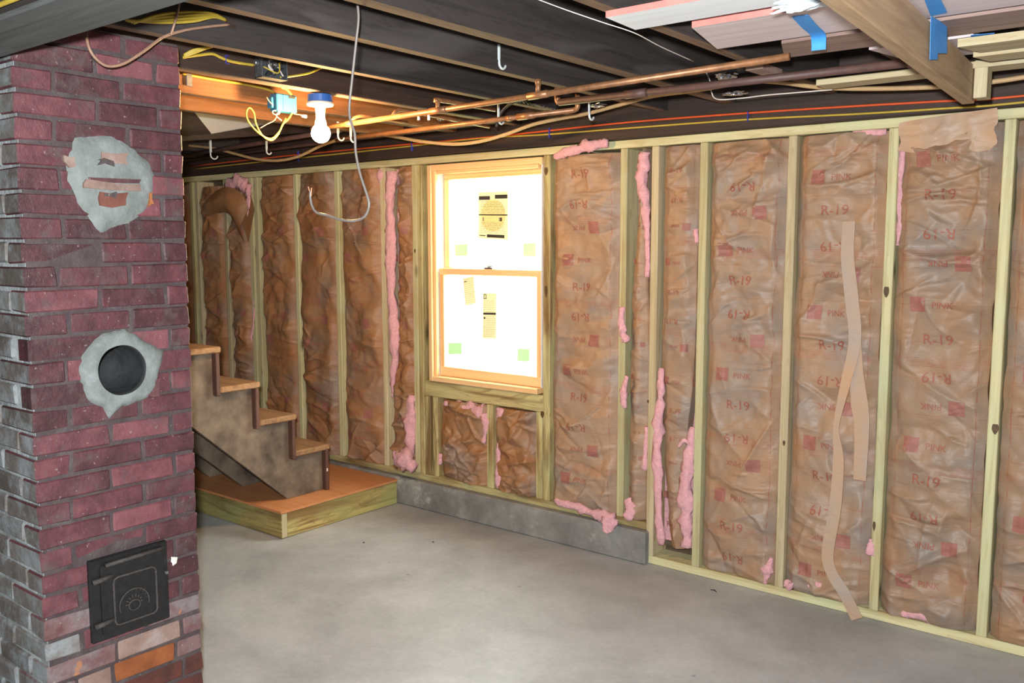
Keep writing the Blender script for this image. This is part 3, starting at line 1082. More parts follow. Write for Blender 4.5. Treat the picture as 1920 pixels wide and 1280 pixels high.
def vnoise(x, z, seed, scale):
    r = np.random.default_rng(seed)
    T = r.uniform(-1, 1, (64, 64))
    X, Z = x * scale, z * scale
    xi, zi = np.floor(X).astype(int), np.floor(Z).astype(int)
    fx, fz = X - xi, Z - zi
    fx, fz = fx * fx * (3 - 2 * fx), fz * fz * (3 - 2 * fz)
    g = lambda a, b: T[a % 64, b % 64]
    return (g(xi, zi) * (1 - fx) + g(xi + 1, zi) * fx) * (1 - fz) + (g(xi, zi + 1) * (1 - fx) + g(xi + 1, zi + 1) * fx) * fz


def folds(X, Z, x0, x1, z0, z1, n, amp, seed, horiz=0.7):
    r = np.random.default_rng(seed)
    H = np.zeros_like(X)
    for _ in range(n):
        cx, cz = r.uniform(x0, x1), r.uniform(z0, z1)
        if r.uniform() < 0.3:
            cz = z0 + abs(r.normal(0, 0.12)) * (z1 - z0) if r.uniform() < 0.5 else z1 - abs(r.normal(0, 0.12)) * (z1 - z0)
        a = r.normal(0, 0.38) if r.uniform() < horiz else r.uniform(-1.5, 1.5)
        Ln = r.uniform(0.05, 0.24)
        w = r.uniform(0.004, 0.015)
        dx, dz = X - cx, Z - cz
        s = dx * math.cos(a) + dz * math.sin(a)
        d = -dx * math.sin(a) + dz * math.cos(a) + 0.15 * s * s / Ln * r.uniform(-2, 2)
        tap = np.clip(1 - (s / Ln) ** 2, 0, 1)
        k = r.uniform(0.5, 2.0)
        prof = np.where(d > 0, np.exp(-np.abs(d) / w), np.exp(-np.abs(d) / (w * k * 1.6)))
        H += amp * r.uniform(0.3, 1.0) * (1 if r.uniform() < 0.75 else -0.7) * tap * prof
    return H


def creases(X, Z, seed, wl, amp_wl):
    """folded-paper creases: warped triangle waves in several directions, strong only here and there"""
    r = np.random.default_rng(seed)
    H = np.zeros_like(X)
    for i in range(7):
        a = r.normal(math.pi / 2, 0.55) if i < 5 else r.uniform(0, math.pi)
        fq = r.uniform(0.7, 1.5) / (amp_wl * 1.6)
        ph = (X * math.cos(a) + Z * math.sin(a)) * fq + 0.9 * vnoise(X, Z, seed * 7 + i, 0.6 / amp_wl) + r.uniform(0, 1)
        tri = np.abs((ph % 1.0) - 0.5) * 2
        m = np.clip(vnoise(X, Z, seed * 11 + i, 0.45 / amp_wl) * 1.6 + 0.1, 0, 1)
        H += r.uniform(0.5, 1.0) * m * (tri - 0.5)
    return H * wl


def facets(X, Z, seed, cell, amp):
    """crumpled-paper facets: distance to scattered points, ridged along cell borders"""
    r = np.random.default_rng(seed)
    x0, z0 = X.min(), Z.min()
    n = max(4, int((X.max() - x0) * (Z.max() - z0) / cell ** 2))
    px = r.uniform(x0, X.max(), n)
    pz = r.uniform(z0, Z.max(), n)
    hh = r.uniform(-1, 1, n)
    gx, gz = r.normal(0, 1, n), r.normal(0, 1, n)
    best = np.full(X.shape, 1e9)
    val = np.zeros_like(X)
    for i in range(n):
        dx, dz = (X - px[i]), (Z - pz[i]) * 0.8
        d = dx * dx + dz * dz
        v = np.sqrt(d) / cell
        m = d < best
        best = np.where(m, d, best)
    return amp * (np.sqrt(best) / cell)


_fonts = {}


def text_mesh(txt, size):
    if txt not in _fonts:
        cu = bpy.data.curves.new('lettering', 'FONT')
        cu.body = txt
        cu.size = 1.0
        cu.offset = 0.004
        cu.resolution_u = 3
        cu.align_x = 'CENTER'
        ob = bpy.data.objects.new('lettering', cu)
        sc.collection.objects.link(ob)
        dg = bpy.context.evaluated_depsgraph_get()
        me = ob.evaluated_get(dg).to_mesh()
        bm = bmesh.new()
        bm.from_mesh(me)
        bmesh.ops.triangulate(bm, faces=bm.faces)
        bmesh.ops.subdivide_edges(bm, edges=[e for e in bm.edges if e.calc_length() > 0.3], cuts=2)
        bmesh.ops.triangulate(bm, faces=bm.faces)
        V = np.array([v.co[:2] for v in bm.verts])
        F = [tuple(v.index for v in f.verts) for f in bm.faces]
        bm.free()
        ob.evaluated_get(dg).to_mesh_clear()
        bpy.data.objects.remove(ob)
        bpy.data.curves.remove(cu)
        _fonts[txt] = (V, F)
    V, F = _fonts[txt]
    return V * size, F


def batt(label, x0, x1, z0, z1, seed, mat='kraft', bulge=0.022, edge=0.020, nf=34, amp=0.010, crump=0.005, cell=0.11,
         prints=True, wob=0.005, base=3.772, xl=None, xr=None, backing=True, anchor=1.9):
    t = thing('insulation_batt', label, 'insulation', ((x0 + x1) / 2, 3.85, z0), group='kraft faced insulation batts between the studs')
    nx, nz = max(14, int((x1 - x0) / 0.0055)), max(20, int((z1 - z0) / 0.006))
    U, W = np.meshgrid(np.linspace(0, 1, nx), np.linspace(0, 1, nz))
    Z = z0 + W * (z1 - z0)
    el = x0 + wob * (vnoise(Z, Z * 0, seed, 7) + 0.5 * vnoise(Z, Z * 0 + 3, seed + 1, 19)) * 1.0 + wob * 0.35
    er = x1 + wob * (vnoise(Z, Z * 0 + 9, seed + 2, 7) + 0.5 * vnoise(Z, Z * 0 + 5, seed + 3, 19)) - wob * 0.35
    if xl is not None:
        el = np.interp(Z, *zip(*xl)) + wob * 0.6 * vnoise(Z, Z * 0, seed, 14)
    if xr is not None:
        er = np.interp(Z, *zip(*xr)) + wob * 0.6 * vnoise(Z, Z * 0 + 4, seed, 14)
    X = el + U * (er - el)
    de = np.minimum(X - el, er - X)
    dv = np.minimum(Z - z0, z1 - Z)
    s = np.clip(de / 0.05, 0, 1)
    s = s * s * (3 - 2 * s)
    sv = np.clip(dv / 0.05, 0, 1)
    prof = np.sqrt(np.clip(1 - (2 * U - 1) ** 2, 0, 1))
    Y = base + edge * (1 - s) + 0.5 * edge * (1 - np.sqrt(sv)) - bulge * prof * (0.75 + 0.35 * vnoise(X, Z, seed + 9, 4.0))
    Y -= 0.35 * bulge * s * vnoise(X, Z, seed + 4, 9.0)
    fade = 0.35 + 0.65 * s
    Y -= fade * folds(X, Z, x0, x1, z0, z1, int(nf * 1.7), amp * 1.35, seed + 20)
    Y += fade * creases(X, Z, seed + 50, crump * 1.5, 0.17)
    Y += fade * creases(X, Z, seed + 51, crump * 0.5, 0.075)
    WXx, WZz = X + 0.03 * vnoise(X, Z, seed + 40, 11), Z + 0.03 * vnoise(X, Z, seed + 41, 11)
    Y += fade * facets(WXx, WZz, seed + 30, cell * 1.3, crump * 0.8)
    Y += fade * facets(WXx, WZz, seed + 31, cell * 0.5, -crump * 0.5)
    sheet = MB()
    Pts = np.stack([X, Y, Z], -1)
    rim = Pts.copy()
    sheet.grid(Pts)
    # turned-back rims so that the sheet has depth
    for strip in (Pts[:, 0], Pts[:, -1]):
        back = strip.copy()
        back[:, 1] = np.maximum(back[:, 1] + 0.03, 3.845)
        sheet.grid(np.stack([strip, back], 0))
    for strip in (Pts[0], Pts[-1]):
        back = strip.copy()
        back[:, 1] = 3.85
        sheet.grid(np.stack([strip, back], 0))
    ks = sheet.build('kraft_facing', M[mat], t, smooth=True, recalc=True)
    if backing:
        MB().box((x0 + .004, 3.852, z0 + .004), (x1 - .004, 3.897, z1 - .004), 0.004).build('fibreglass_filling', M['pink'], t)

    def ysurf(x, z):
        iz = np.clip((z - z0) / (z1 - z0) * (nz - 1), 0, nz - 1.001)
        i = iz.astype(int)
        f = iz - i
        e0 = el[:, 0] if el.ndim == 2 else el
        a, b = np.interp(z, Z[:, 0], el[:, 0]), np.interp(z, Z[:, 0], er[:, 0])
        ju = np.clip((x - a) / (b - a) * (nx - 1), 0, nx - 1.001)
        j = ju.astype(int)
        g2 = ju - j
        y = (Y[i, j] * (1 - g2) + Y[i, j + 1] * g2) * (1 - f) + (Y[i + 1, j] * (1 - g2) + Y[i + 1, j + 1] * g2) * f
        return y

    if prints and (x1 - x0) > 0.1:
        red, sq = MB(), MB()
        cx, w = (x0 + x1) / 2, x1 - x0
        kf = min(1.0, w / 0.34)

        def put(mb, V, F, ox, oz, flip):
            V = V.copy()
            if flip:
                V = -V
            Xp, Zp = V[:, 0] + ox, V[:, 1] + oz
            Yp = ysurf(Xp, Zp) - 0.0022
            mb.add(np.stack([Xp, Yp, Zp], -1), F)
        VR, FRr = text_mesh('R-19', 0.058 * kf)
        VP, FP = text_mesh('PINK', 0.036 * kf)
        n = 5
        gx, gz = np.meshgrid(np.linspace(-.5, .5, n), np.linspace(-.5, .5, n))
        Vq = np.stack([gx.ravel(), gz.ravel()], -1) * 0.058 * kf
        Fq = [(a * n + b, a * n + b + 1, (a + 1) * n + b + 1, (a + 1) * n + b) for a in range(n - 1) for b in range(n - 1)]
        per = 0.56
        za = anchor
        za += per * math.ceil((z1 - za) / per)
        jj = 0
        while za > z0 - per:
            ox = cx - 0.012 * kf + 0.008 * math.sin(3 * jj + seed)
            for dz, kind in ((0.0, 'R'), (-0.152, 'r'), (-0.265, 'p'), (-0.425, 'P')):
                zz = za + dz
                if not (z0 + 0.06 < zz < z1 - 0.05):
                    continue
                if kind in 'Rr':
                    put(red, VR, FRr, ox, zz + (0.02 if kind == 'r' else -0.02), kind == 'r')
                else:
                    sx = cx + (0.075 if kind == 'p' else -0.085) * kf
                    put(sq, Vq, Fq, sx, zz, 0)
                    put(red, VP, FP, sx + (-0.092 if kind == 'p' else 0.092) * kf, zz + (0.012 if kind == 'p' else -0.014), kind == 'p')
            za -= per
            jj += 1
        if red.v:
            tag(red.build('printed_lettering', M['print'], t, recalc=False), kind='stuff')
        if sq.v:
            tag(sq.build('printed_square', M['print_sq'], t, recalc=False), kind='stuff')
    return t


def fibre(parent, pts, r, seed, name='pink_fibreglass', n=14, sub=8, lump=0.6, flat=0.65):
    """loose fibreglass: a lumpy, tufted roll along a path"""
    P = spline([np.array(p, float) for p in pts], sub)
    R = np.interp(np.linspace(0, 1, len(P)), np.linspace(0, 1, len(r)), r) if hasattr(r, '__len__') else np.full(len(P), r)
    mb = MB()
    mb.tube(P, R, n)
    V = np.array(mb.v)
    rr = np.random.default_rng(seed)
    C_ = np.repeat(np.array(P), n, 0)
    d = V - C_
    nz_ = 1 + lump * (vnoise(V[:, 0] + V[:, 1], V[:, 2], seed, 24) * 0.8 + vnoise(V[:, 0] - V[:, 1], V[:, 2], seed + 5, 70) * 0.5 + rr.uniform(-0.3, 0.3, len(V)))
    d = d * nz_[:, None]
    d[:, 1] *= flat
    mb.v = [tuple(p) for p in (C_ + d)]
    return mb.build(name, M['pink'], parent, smooth=True)


def W3(px, py, y=3.75):
    return at(px, py, 1, y)


zt = ZP0 - 0.006
zb = zl + 0.002
D = dict(mat='kraft_dark', bulge=0.034, nf=30, amp=0.015, crump=0.009, cell=0.16)
batt('brown kraft insulation batt in the dark corner bay furthest left', -6.40, -6.03, zb, zt, 101, **D)
b1 = batt('tall brown kraft insulation batt just right of the chimney, its top slumped forward', -5.905, -5.605, zb, zt - .04, 102, **D)
b2 = batt('narrow brown kraft insulation batt above the upper stairs with loose pink fibreglass at its top', -5.553, -5.31, zb, zt - .02, 103, **{**D, 'bulge': 0.05})
batt('brown kraft insulation batt right of the double stud, beside the second highest stair tread', -5.193, -4.822, zb, zt, 104, **D)
batt('bulging brown kraft insulation batt behind the hooked end of the grey cable', -4.770, -4.418, zb, zt, 105, **{**D, 'bulge': 0.052, 'edge': 0.015})
batt('wide brown kraft insulation batt above the plywood landing, left of the pink strip', -4.366, -4.005, zb, zt, 106, **{**D, 'bulge': 0.045, 'edge': 0.018})
b6 = batt('narrow crumpled kraft insulation batt with a long pink strip, just left of the window', -3.955, -3.737, zb, zt, 107, mat='kraft_dark', bulge=0.03, nf=40, amp=0.016, crump=0.014,
          xl=[(zb, -3.94), (0.7, -3.93), (1.0, -3.885), (1.9, -3.865), (zt, -3.86)])
c1 = batt('short crumpled kraft insulation batt under the window, left cripple bay', -3.542, -3.180, zb, 0.668, 108, bulge=0.03, nf=26, amp=0.018, crump=0.02, cell=0.16, prints=False, mat='kraft_dark')
c2 = batt('short crumpled kraft insulation batt under the window, right cripple bay', -3.125, -2.838, zb, 0.668, 109, bulge=0.03, nf=26, amp=0.018, crump=0.02, cell=0.14, prints=True, mat='kraft_dark', anchor=0.5)
b7 = batt('wide kraft insulation batt beside the window with clear lettering and a pink rolled foot', -2.738, -2.332, zb, zt - .01, 110, bulge=0.035, nf=48, amp=0.012, crump=0.009, anchor=at(1100, 325, 1, 3.75)[2])
b8 = batt('slim twisted kraft insulation batt in the narrow bay at the right end of the curb', -2.284, -2.160, zb, zt, 111, bulge=0.02, nf=30, amp=0.012, crump=0.010,
          xl=[(zb, -2.27), (0.9, -2.27), (1.3, -2.27), (1.7, -2.235), (zt, -2.22)], xr=[(zb, -2.17), (1.0, -2.165), (1.5, -2.19), (zt, -2.2)])
b9 = batt('pinched kraft insulation batt, pink fibreglass along both sides, first bay above the floor', -2.113, -1.912, 0.10, zt, 112, bulge=0.018, nf=40, amp=0.011, crump=0.008,
          xl=[(0.1, -2.03), (0.5, -2.075), (1.0, -2.10), (zt, -2.10)], xr=[(0.1, -1.965), (0.55, -1.97), (1.0, -1.93), (zt, -1.918)])
b10 = batt('tan kraft insulation batt second bay of the floor level wall, folded diagonally at its foot', -1.865, -1.504, zr + .003, zt, 113, bulge=0.026, nf=50, amp=0.014, crump=0.011, anchor=at(1395, 284, 1, 3.75)[2])
b11 = batt('tan kraft insulation batt with a torn paper strip hanging down its face', -1.456, -1.096, zr + .003, zt, 114, bulge=0.024, nf=46, amp=0.014, crump=0.011, anchor=at(1570, 393, 1, 3.75)[2])
b12 = batt('tan kraft insulation batt whose top flap pulls up over the top plate', -1.048, -0.689, zr + .003, zt, 115, bulge=0.026, nf=56, amp=0.014, crump=0.011, anchor=at(1773, 638, 1, 3.75)[2])
b13 = batt('tan kraft insulation batt cut off by the right edge of the photo', -0.641, -0.284, zr + .003, zt, 116, bulge=0.026, nf=40, amp=0.014, crump=0.011, anchor=1.5)

# loose pink fibreglass and flaps, each a part of its batt
fibre(b2, [W3(462, 345, 3.73), W3(448, 340, 3.72), W3(425, 350, 3.73)], [0.05, 0.05, 0.03], 1)
fibre(b2, [W3(466, 345, 3.74), W3(467, 380, 3.75), W3(465, 430, 3.76)], [0.03, 0.025, 0.01], 2)
fibre(b2, [W3(478, 560, 3.765), W3(474, 620, 3.765), W3(450, 690, 3.76)], [0.012, 0.014, 0.02], 3)
tops = spline([at(386, 392, 1, 3.74), at(396, 368, 1, 3.70), at(422, 350, 1, 3.67), at(452, 362, 1, 3.68), at(467, 392, 1, 3.70)], 6)
bots = spline([at(388, 408, 1, 3.74), at(408, 398, 1, 3.70), at(430, 402, 1, 3.68), at(446, 432, 1, 3.69), at(460, 455, 1, 3.72)], 6)
hood = np.zeros((14, len(tops), 3))
for i_ in range(14):
    v_ = i_ / 13
    for j_ in range(len(tops)):
        hood[i_, j_] = tops[j_] * (1 - v_) + bots[j_] * v_ + np.array([0, -0.045 * math.sin(math.pi * v_), 0])
hood[..., 1] -= folds(hood[..., 0], hood[..., 2], hood[..., 0].min(), hood[..., 0].max(), hood[..., 2].min(), hood[..., 2].max(), 22, 0.016, 88, 0.3)
hm = MB().grid(hood)
back_ = hood.copy()
back_[..., 1] = np.maximum(hood[..., 1] + 0.02, 3.745)
hm.grid(back_)
hm.build('kraft_flap', M['kraft_dark'], b2, smooth=True)
fibre(b6, [W3(733, 322, 3.765), W3(732, 420, 3.76), W3(734, 520, 3.76), W3(740, 640, 3.755), W3(738, 710, 3.76), W3(735, 745, 3.77)], [0.04, 0.032, 0.030, 0.032, 0.022, 0.006], 4, n=16)
fibre(b6, [W3(772, 740, 3.76), W3(768, 790, 3.75), W3(770, 850, 3.75)], [0.022, 0.034, 0.03], 5, n=14)
fibre(b6, [W3(745, 858, 3.72), W3(760, 862, 3.70), W3(776, 880, 3.70)], [0.045, 0.06, 0.03], 6, n=16)
fibre(b6, [W3(716, 318, 3.772), W3(714, 345, 3.772)], [0.03, 0.02], 7)
for q, (pts, r) in enumerate((([(835, 756), (870, 764), (905, 772)], [0.02, 0.035, 0.05]), ([(908, 775), (911, 800), (906, 830)], [0.03, 0.018, 0.012]), ([(826, 850), (824, 870)], [0.012, 0.012]))):
    fibre(c1, [W3(a, b, 3.77) for a, b in pts], r, 20 + q)
for q, (pts, r) in enumerate((([(940, 765), (938, 790), (936, 805)], [0.035, 0.03, 0.015]), ([(935, 830), (934, 870), (935, 915)], [0.012, 0.014, 0.02]))):
    fibre(c2, [W3(a, b, 3.765) for a, b in pts], r, 30 + q)
fibre(b7, [W3(1040, 292, 3.74), W3(1075, 282, 3.72), W3(1110, 273, 3.715), W3(1140, 270, 3.73)], [0.014, 0.026, 0.03, 0.02], 40)
fibre(b7, [W3(1042, 938, 3.75), W3(1080, 950, 3.735), W3(1120, 964, 3.72), W3(1150, 972, 3.71)], [0.016, 0.024, 0.024, 0.03], 41)
fibre(b7, [W3(1143, 970, 3.70), W3(1140, 985, 3.69), W3(1134, 998, 3.68)], [0.034, 0.03, 0.014], 42)
fibre(b7, [W3(1166, 575, 3.735), W3(1167, 620, 3.73), W3(1172, 640, 3.74)], [0.01, 0.022, 0.02], 43)
fibre(b7, [W3(1176, 705, 3.735), W3(1168, 735, 3.735), W3(1172, 765, 3.74)], [0.008, 0.022, 0.012], 44)
fibre(b8, [W3(1210, 285, 3.77), W3(1205, 340, 3.775), W3(1214, 430, 3.77), W3(1213, 520, 3.77)], [0.03, 0.028, 0.018, 0.012], 45)
fibre(b8, [W3(1178, 935, 3.76), W3(1184, 955, 3.745), W3(1176, 972, 3.74)], [0.02, 0.034, 0.02], 46)
fibre(b8, [W3(1212, 800, 3.775), W3(1208, 880, 3.775)], [0.012, 0.014], 47)
fibre(b9, [W3(1242, 690, 3.775), W3(1236, 780, 3.765), W3(1233, 900, 3.765), W3(1240, 1020, 3.77)], [0.016, 0.026, 0.024, 0.016], 48)
fibre(b9, [W3(1298, 800, 3.78), W3(1290, 880, 3.765), W3(1285, 960, 3.765), W3(1287, 1025, 3.77)], [0.012, 0.03, 0.032, 0.022], 49)
fibre(b9, [W3(1272, 838, 3.75), W3(1283, 826, 3.74), W3(1293, 834, 3.75)], [0.006, 0.010, 0.005], 50)
fibre(b9, [W3(1303, 430, 3.775), W3(1306, 455, 3.775)], [0.014, 0.012], 51)
fibre(b10, [W3(1432, 1090, 3.77), W3(1440, 1070, 3.755), W3(1446, 1045, 3.77)], [0.02, 0.03, 0.012], 52)
fibre(b11, [W3(1475, 1092, 3.77), W3(1485, 1100, 3.76)], [0.022, 0.03], 53)
fibre(b11, [W3(1510, 1103, 3.77), W3(1535, 1100, 3.765), W3(1570, 1112, 3.77)], [0.018, 0.026, 0.012], 54)
fibre(b11, [W3(1634, 1010, 3.765), W3(1633, 1040, 3.765)], [0.016, 0.014], 55)
fibre(b12, [W3(1690, 1150, 3.765), W3(1720, 1152, 3.755), W3(1752, 1164, 3.765)], [0.012, 0.02, 0.012], 60)
fibre(b12, [W3(1680, 1142, 3.775), W3(1710, 1143, 3.765), W3(1745, 1158, 3.77)], [0.012, 0.022, 0.012], 56)
fibre(b12, [W3(1695, 265, 3.77), W3(1688, 350, 3.785), W3(1685, 460, 3.785)], [0.018, 0.012, 0.01], 57)
fibre(b11, [W3(1662, 247, 3.785), W3(1600, 250, 3.785)], [0.01, 0.012], 58)


def ribbon(name, pts, width, mat, parent=None, wdir=(1, 0, 0), sub=6, th=0.0012, twist=None, off=None):
    P = spline([np.array(p, float) for p in pts], sub)
    wd = np.array(wdir, float)
    Wd = np.interp(np.linspace(0, 1, len(P)), np.linspace(0, 1, len(width)), width) if hasattr(width, '__len__') else [width] * len(P)
    rows = []
    for i, p in enumerate(P):
        t = P[min(i + 1, len(P) - 1)] - P[max(i - 1, 0)]
        t = t / np.linalg.norm(t)
        a = wd - t * (wd @ t)
        a /= np.linalg.norm(a)
        nn = np.cross(t, a)
        w = Wd[i] / 2
        rows.append([p - a * w + nn * th, p + a * w + nn * th, p + a * w - nn * th, p - a * w - nn * th, p - a * w + nn * th])
    mb = MB()
    mb.grid(np.array(rows))
    mb.f += [(0, 1, 2, 3), tuple(len(mb.v) - 5 + k for k in range(4))]
    mb.m += [0, 0]
    return mb.build(name, mat, parent, off=off)


# top flap of the second batt from the right, over the plate
fu, fv = np.meshgrid(np.linspace(0, 1, 30), np.linspace(0, 1, 16))
fX = -1.046 + fu * 0.34 + 0.02 * (1 - fv) * vnoise(fu, fv, 71, 6)
fZ = 1.905 + fv * (0.118 + 0.028 * fu ** 0.6) + 0.022 * (1 - fv) * vnoise(fu, fv * 0, 72, 5)
fY = 3.738 + 0.004 * vnoise(fu, fv, 73, 5) - folds(fX, fZ, -1.05, -0.7, 1.9, 2.05, 16, 0.010, 74, 0.4) + 0.016 * (1 - fv) ** 2 - 0.004
fm_ = MB().grid(np.stack([fX, fY, fZ], -1))
fm_.grid(np.stack([fX, fY + 0.0015, fZ], -1))
fm_.build('kraft_flap', M['kraft_plain'], b12, smooth=True)
# torn strip of kraft paper
strip = thing('torn_paper_strip', 'long torn strip of kraft paper dangling to the floor over the right hand batts', 'paper strip', at(1590, 450, 1, 3.735))
ribbon('strip', [at(x, y, 1, yy) for x, y, yy in ((1592, 415, 3.725), (1589, 480, 3.712), (1597, 560, 3.708), (1603, 640, 3.705), (1585, 720, 3.70), (1568, 800, 3.70), (1572, 860, 3.70), (1566, 950, 3.69), (1552, 1035, 3.685), (1560, 1075, 3.68), (1582, 1110, 3.67), (1607, 1160, 3.668))],
       [0.05, 0.052, 0.055, 0.05, 0.04, 0.022, 0.045, 0.05, 0.05, 0.048, 0.05, 0.05], M['kraft_plain'], strip)
ribbon('side_strip', [at(x, y, 1, yy) for x, y, yy in ((1603, 640, 3.710), (1606, 700, 3.708), (1612, 760, 3.71), (1616, 800, 3.715), (1612, 900, 3.72))], [0.05, 0.055, 0.07, 0.06, 0.05], M['kraft_plain'], strip)

# ------------------------------------------------------------------ landing and stairs
LX1, LY0, LZ = -3.845, 2.868, 0.150
land = thing('stair_landing', 'low wooden landing of green tinged lumber topped with orange plywood', 'platform', (-4.4, 3.3, 0))
gl = lambda ax: wood('green_treated_board', srgb(186, 164, 102), srgb(112, 84, 44), ax, knots=1.3, stain=srgb(112, 84, 46), green=srgb(146, 156, 98))
MB().box((LX1 - .038, LY0 + .039, 0.002), (LX1, 3.716, LZ - .013), 0.003).build('rim_board', gl(1), land)
MB().box((-5.4, LY0, 0.002), (LX1, LY0 + .038, LZ - .013), 0.003, fm={'+x': 1}).build('rim_board', [gl(0), spf(2)], land)
for x in (-4.35, -4.8, -5.3):
    MB().box((x, LY0 + .039, 0.002), (x + .038, 3.716, LZ - .013), 0.003).build('floor_joist', gl(1), land)
MB().box((-5.4, LY0 - .004, LZ - .0125), (LX1 + .004, 3.718, LZ), 0.001).build('plywood_top', M['plywood'], land)

SXN, SXF = -3.985, -4.80      # near and far side of the stairs
stair = thing('staircase', 'old dusty wooden staircase rising behind the brick chimney from the plywood landing', 'stairs', (-4.4, 3.0, LZ))
RY = [3.312 - 0.2305 * i for i in range(7)]
RZ = [LZ] + [0.385 + 0.208 * i for i in range(7)]      # underside levels of the treads


def stringer(x0, x1, mat):
    pts = [(0, 3.288, LZ + .002)]
    for i in range(5):
        pts.append((0, RY[i] - .024, RZ[i + 1] - .001))
        pts.append((0, RY[i + 1] - .024, RZ[i + 1] - .001))
    pts.append((0, RY[5] - .024, RZ[6] - .001))
    pts.append((0, RY[6], RZ[6] - .001))
    y_end = RY[6]
    low = lambda y: LZ + (3.040 - y) * (0.669 - 0.154) / (3.040 - 2.453)
    pts.append((0, y_end, low(y_end)))
    pts.append((0, 3.040, LZ + .002))
    return MB().prism(pts, 0, x0, x1).build('stringer', mat, stair)


stringer(SXN - .028 - .030, SXN - .030, M['dusty'])
stringer(-4.46, -4.43, M['dusty'])
stringer(SXF, SXF + .03, M['dusty'])
for i in range(6):
    z0 = RZ[i] + (0.002 if i == 0 else 0.034)
    MB().box((SXF, RY[i] - .022, z0 if i == 0 else RZ[i] - .012), (SXN + .004, RY[i], RZ[i + 1]), 0.003).build('riser', M['riser'], stair)
    MB().box((SXF, RY[i + 1] + .001, RZ[i + 1] + .001), (SXN + .006, RY[i] + .010, RZ[i + 1] + .033), 0.006).build('tread', M['tread'], stair)
for (a, b) in (((3.30, 0.20), (3.285, 0.215)), ((2.607, 0.93), (2.60, 0.97))):
    pass
nb = MB()
nb.grid(np.array([[(SXN + .0055, 3.292 + .008 * u, 0.262 + .018 * v) for u in (0, .5, 1)] for v in (0, .5, 1)]))
tag(nb.build('paint_drip', M['porcelain'], stair), 'small white paint mark on the lowest riser')

# ------------------------------------------------------------------ electrical
# bulb on its porcelain holder under the joist
bx, by = at(600, 182, 2, 2.155)[:2]
lf = thing('bare_bulb_fixture', 'glowing bare light bulb in a white holder on a blue round ceiling box', 'lamp', (bx, by, 2.16))
MB().lathe((bx, by, 2.163), [(0.0, 0), (0.050, 0), (0.050, -0.026), (0.046, -0.028), (0.0, -0.028)], n=24).build('ceiling_box', M['bluebox_dark'], lf, smooth=False)
MB().lathe((bx, by, 2.134), [(0.0, 0), (0.052, 0), (0.056, -0.006), (0.052, -0.014), (0.028, -0.017), (0.021, -0.022), (0.019, -0.044), (0.0, -0.045)], n=28).build('lamp_holder', M['porcelain'], lf, smooth=True)
bm_, nt, bs = mat_new('lit_bulb')
bs.inputs['Base Color'].default_value = (1, 0.9, 0.7, 1)
bs.inputs['Emission Color'].default_value = (1.0, 0.60, 0.25, 1)
bs.inputs['Emission Strength'].default_value = 760
zb_ = at(603, 268, 1, by)[2]
rb = 0.039
bz = zb_ + rb
prof = [(0.0, zb_ - bz)] + [(rb * math.sin(a), -rb * math.cos(a)) for a in np.linspace(0.25, 2.5, 10)] + [(0.022, 0.045), (0.018, 0.056), (0.017, 2.092 - bz)]
MB().lathe((bx, by, bz), prof, n=24).build('bulb', bm_, lf, smooth=True)

# blue outlet box with loose wires
XB = -3.16
bc = at(538, 193, 0, XB)
eb = thing('blue_outlet_box', 'light blue plastic outlet box with loose wires left of the bulb', 'electrical box', bc)
q0, q1 = at(520, 207, 0, XB), at(557, 180, 0, XB)
bxx = MB()
bxx.box((XB - .05, q0[1], q0[2]), (XB, q1[1], q1[2]), 0.004)
bxx.box((XB - .052, q0[1] - .012, q0[2] + .012), (XB - .02, q0[1], q1[2] - .015), 0.003)
bxx.build('box_body', M['bluebox'], eb)
MB().box((XB, q0[1] + .03, q0[2] + .004), (XB + .003, q0[1] + .036, q1[2] - .004), 0.001).build('rib', M['bluebox_dark'], eb)
MB().box((XB, q1[1] - .045, q1[2] - .014), (XB + .003, q1[1] - .012, q1[2] - .004), 0.001).build('slot', M['black'], eb)
PX = lambda pts, ax, v: [at(x, y, ax, v) for x, y in pts]
MB().tube(PX([(545, 206), (551, 213), (562, 215), (568, 217)], 0, XB - .02), 0.0022, 6, 4).build('wire', M['pinkwire'], eb, smooth=True)
MB().tube(PX([(529, 206), (512, 208), (514, 214), (524, 213), (520, 204), (528, 206), (518, 216), (528, 226)], 0, XB - .015), 0.0022, 6, 5).build('wire', M['whitewire'], eb, smooth=True)
MB().tube(PX([(520, 213), (515, 225), (500, 233), (488, 240)], 0, XB - .02), 0.002, 6, 4).build('wire', M['pinkwire'], eb, smooth=True)
MB().tube(PX([(512, 197), (505, 190), (500, 182)], 0, XB - .02), 0.002, 6, 4).build('wire', M['pinkwire'], eb, smooth=True)
MB().lathe(at(571, 218, 0, XB - .02), [(0, -.012), (.006, -.012), (.008, .008), (0, .01)], (0, 1, 0), 8).build('wire_nut', M['porcelain'], eb)
MB().tube(PX([(548, 212), (540, 224), (530, 233), (524, 246), (508, 260), (486, 250), (466, 228), (462, 210), (468, 202), (476, 212), (480, 232), (492, 254), (508, 263), (520, 254), (527, 240), (536, 222)], 0, XB - .01), 0.0036, 8, 5).build('yellow_loop', M['yellow'], eb, smooth=True)

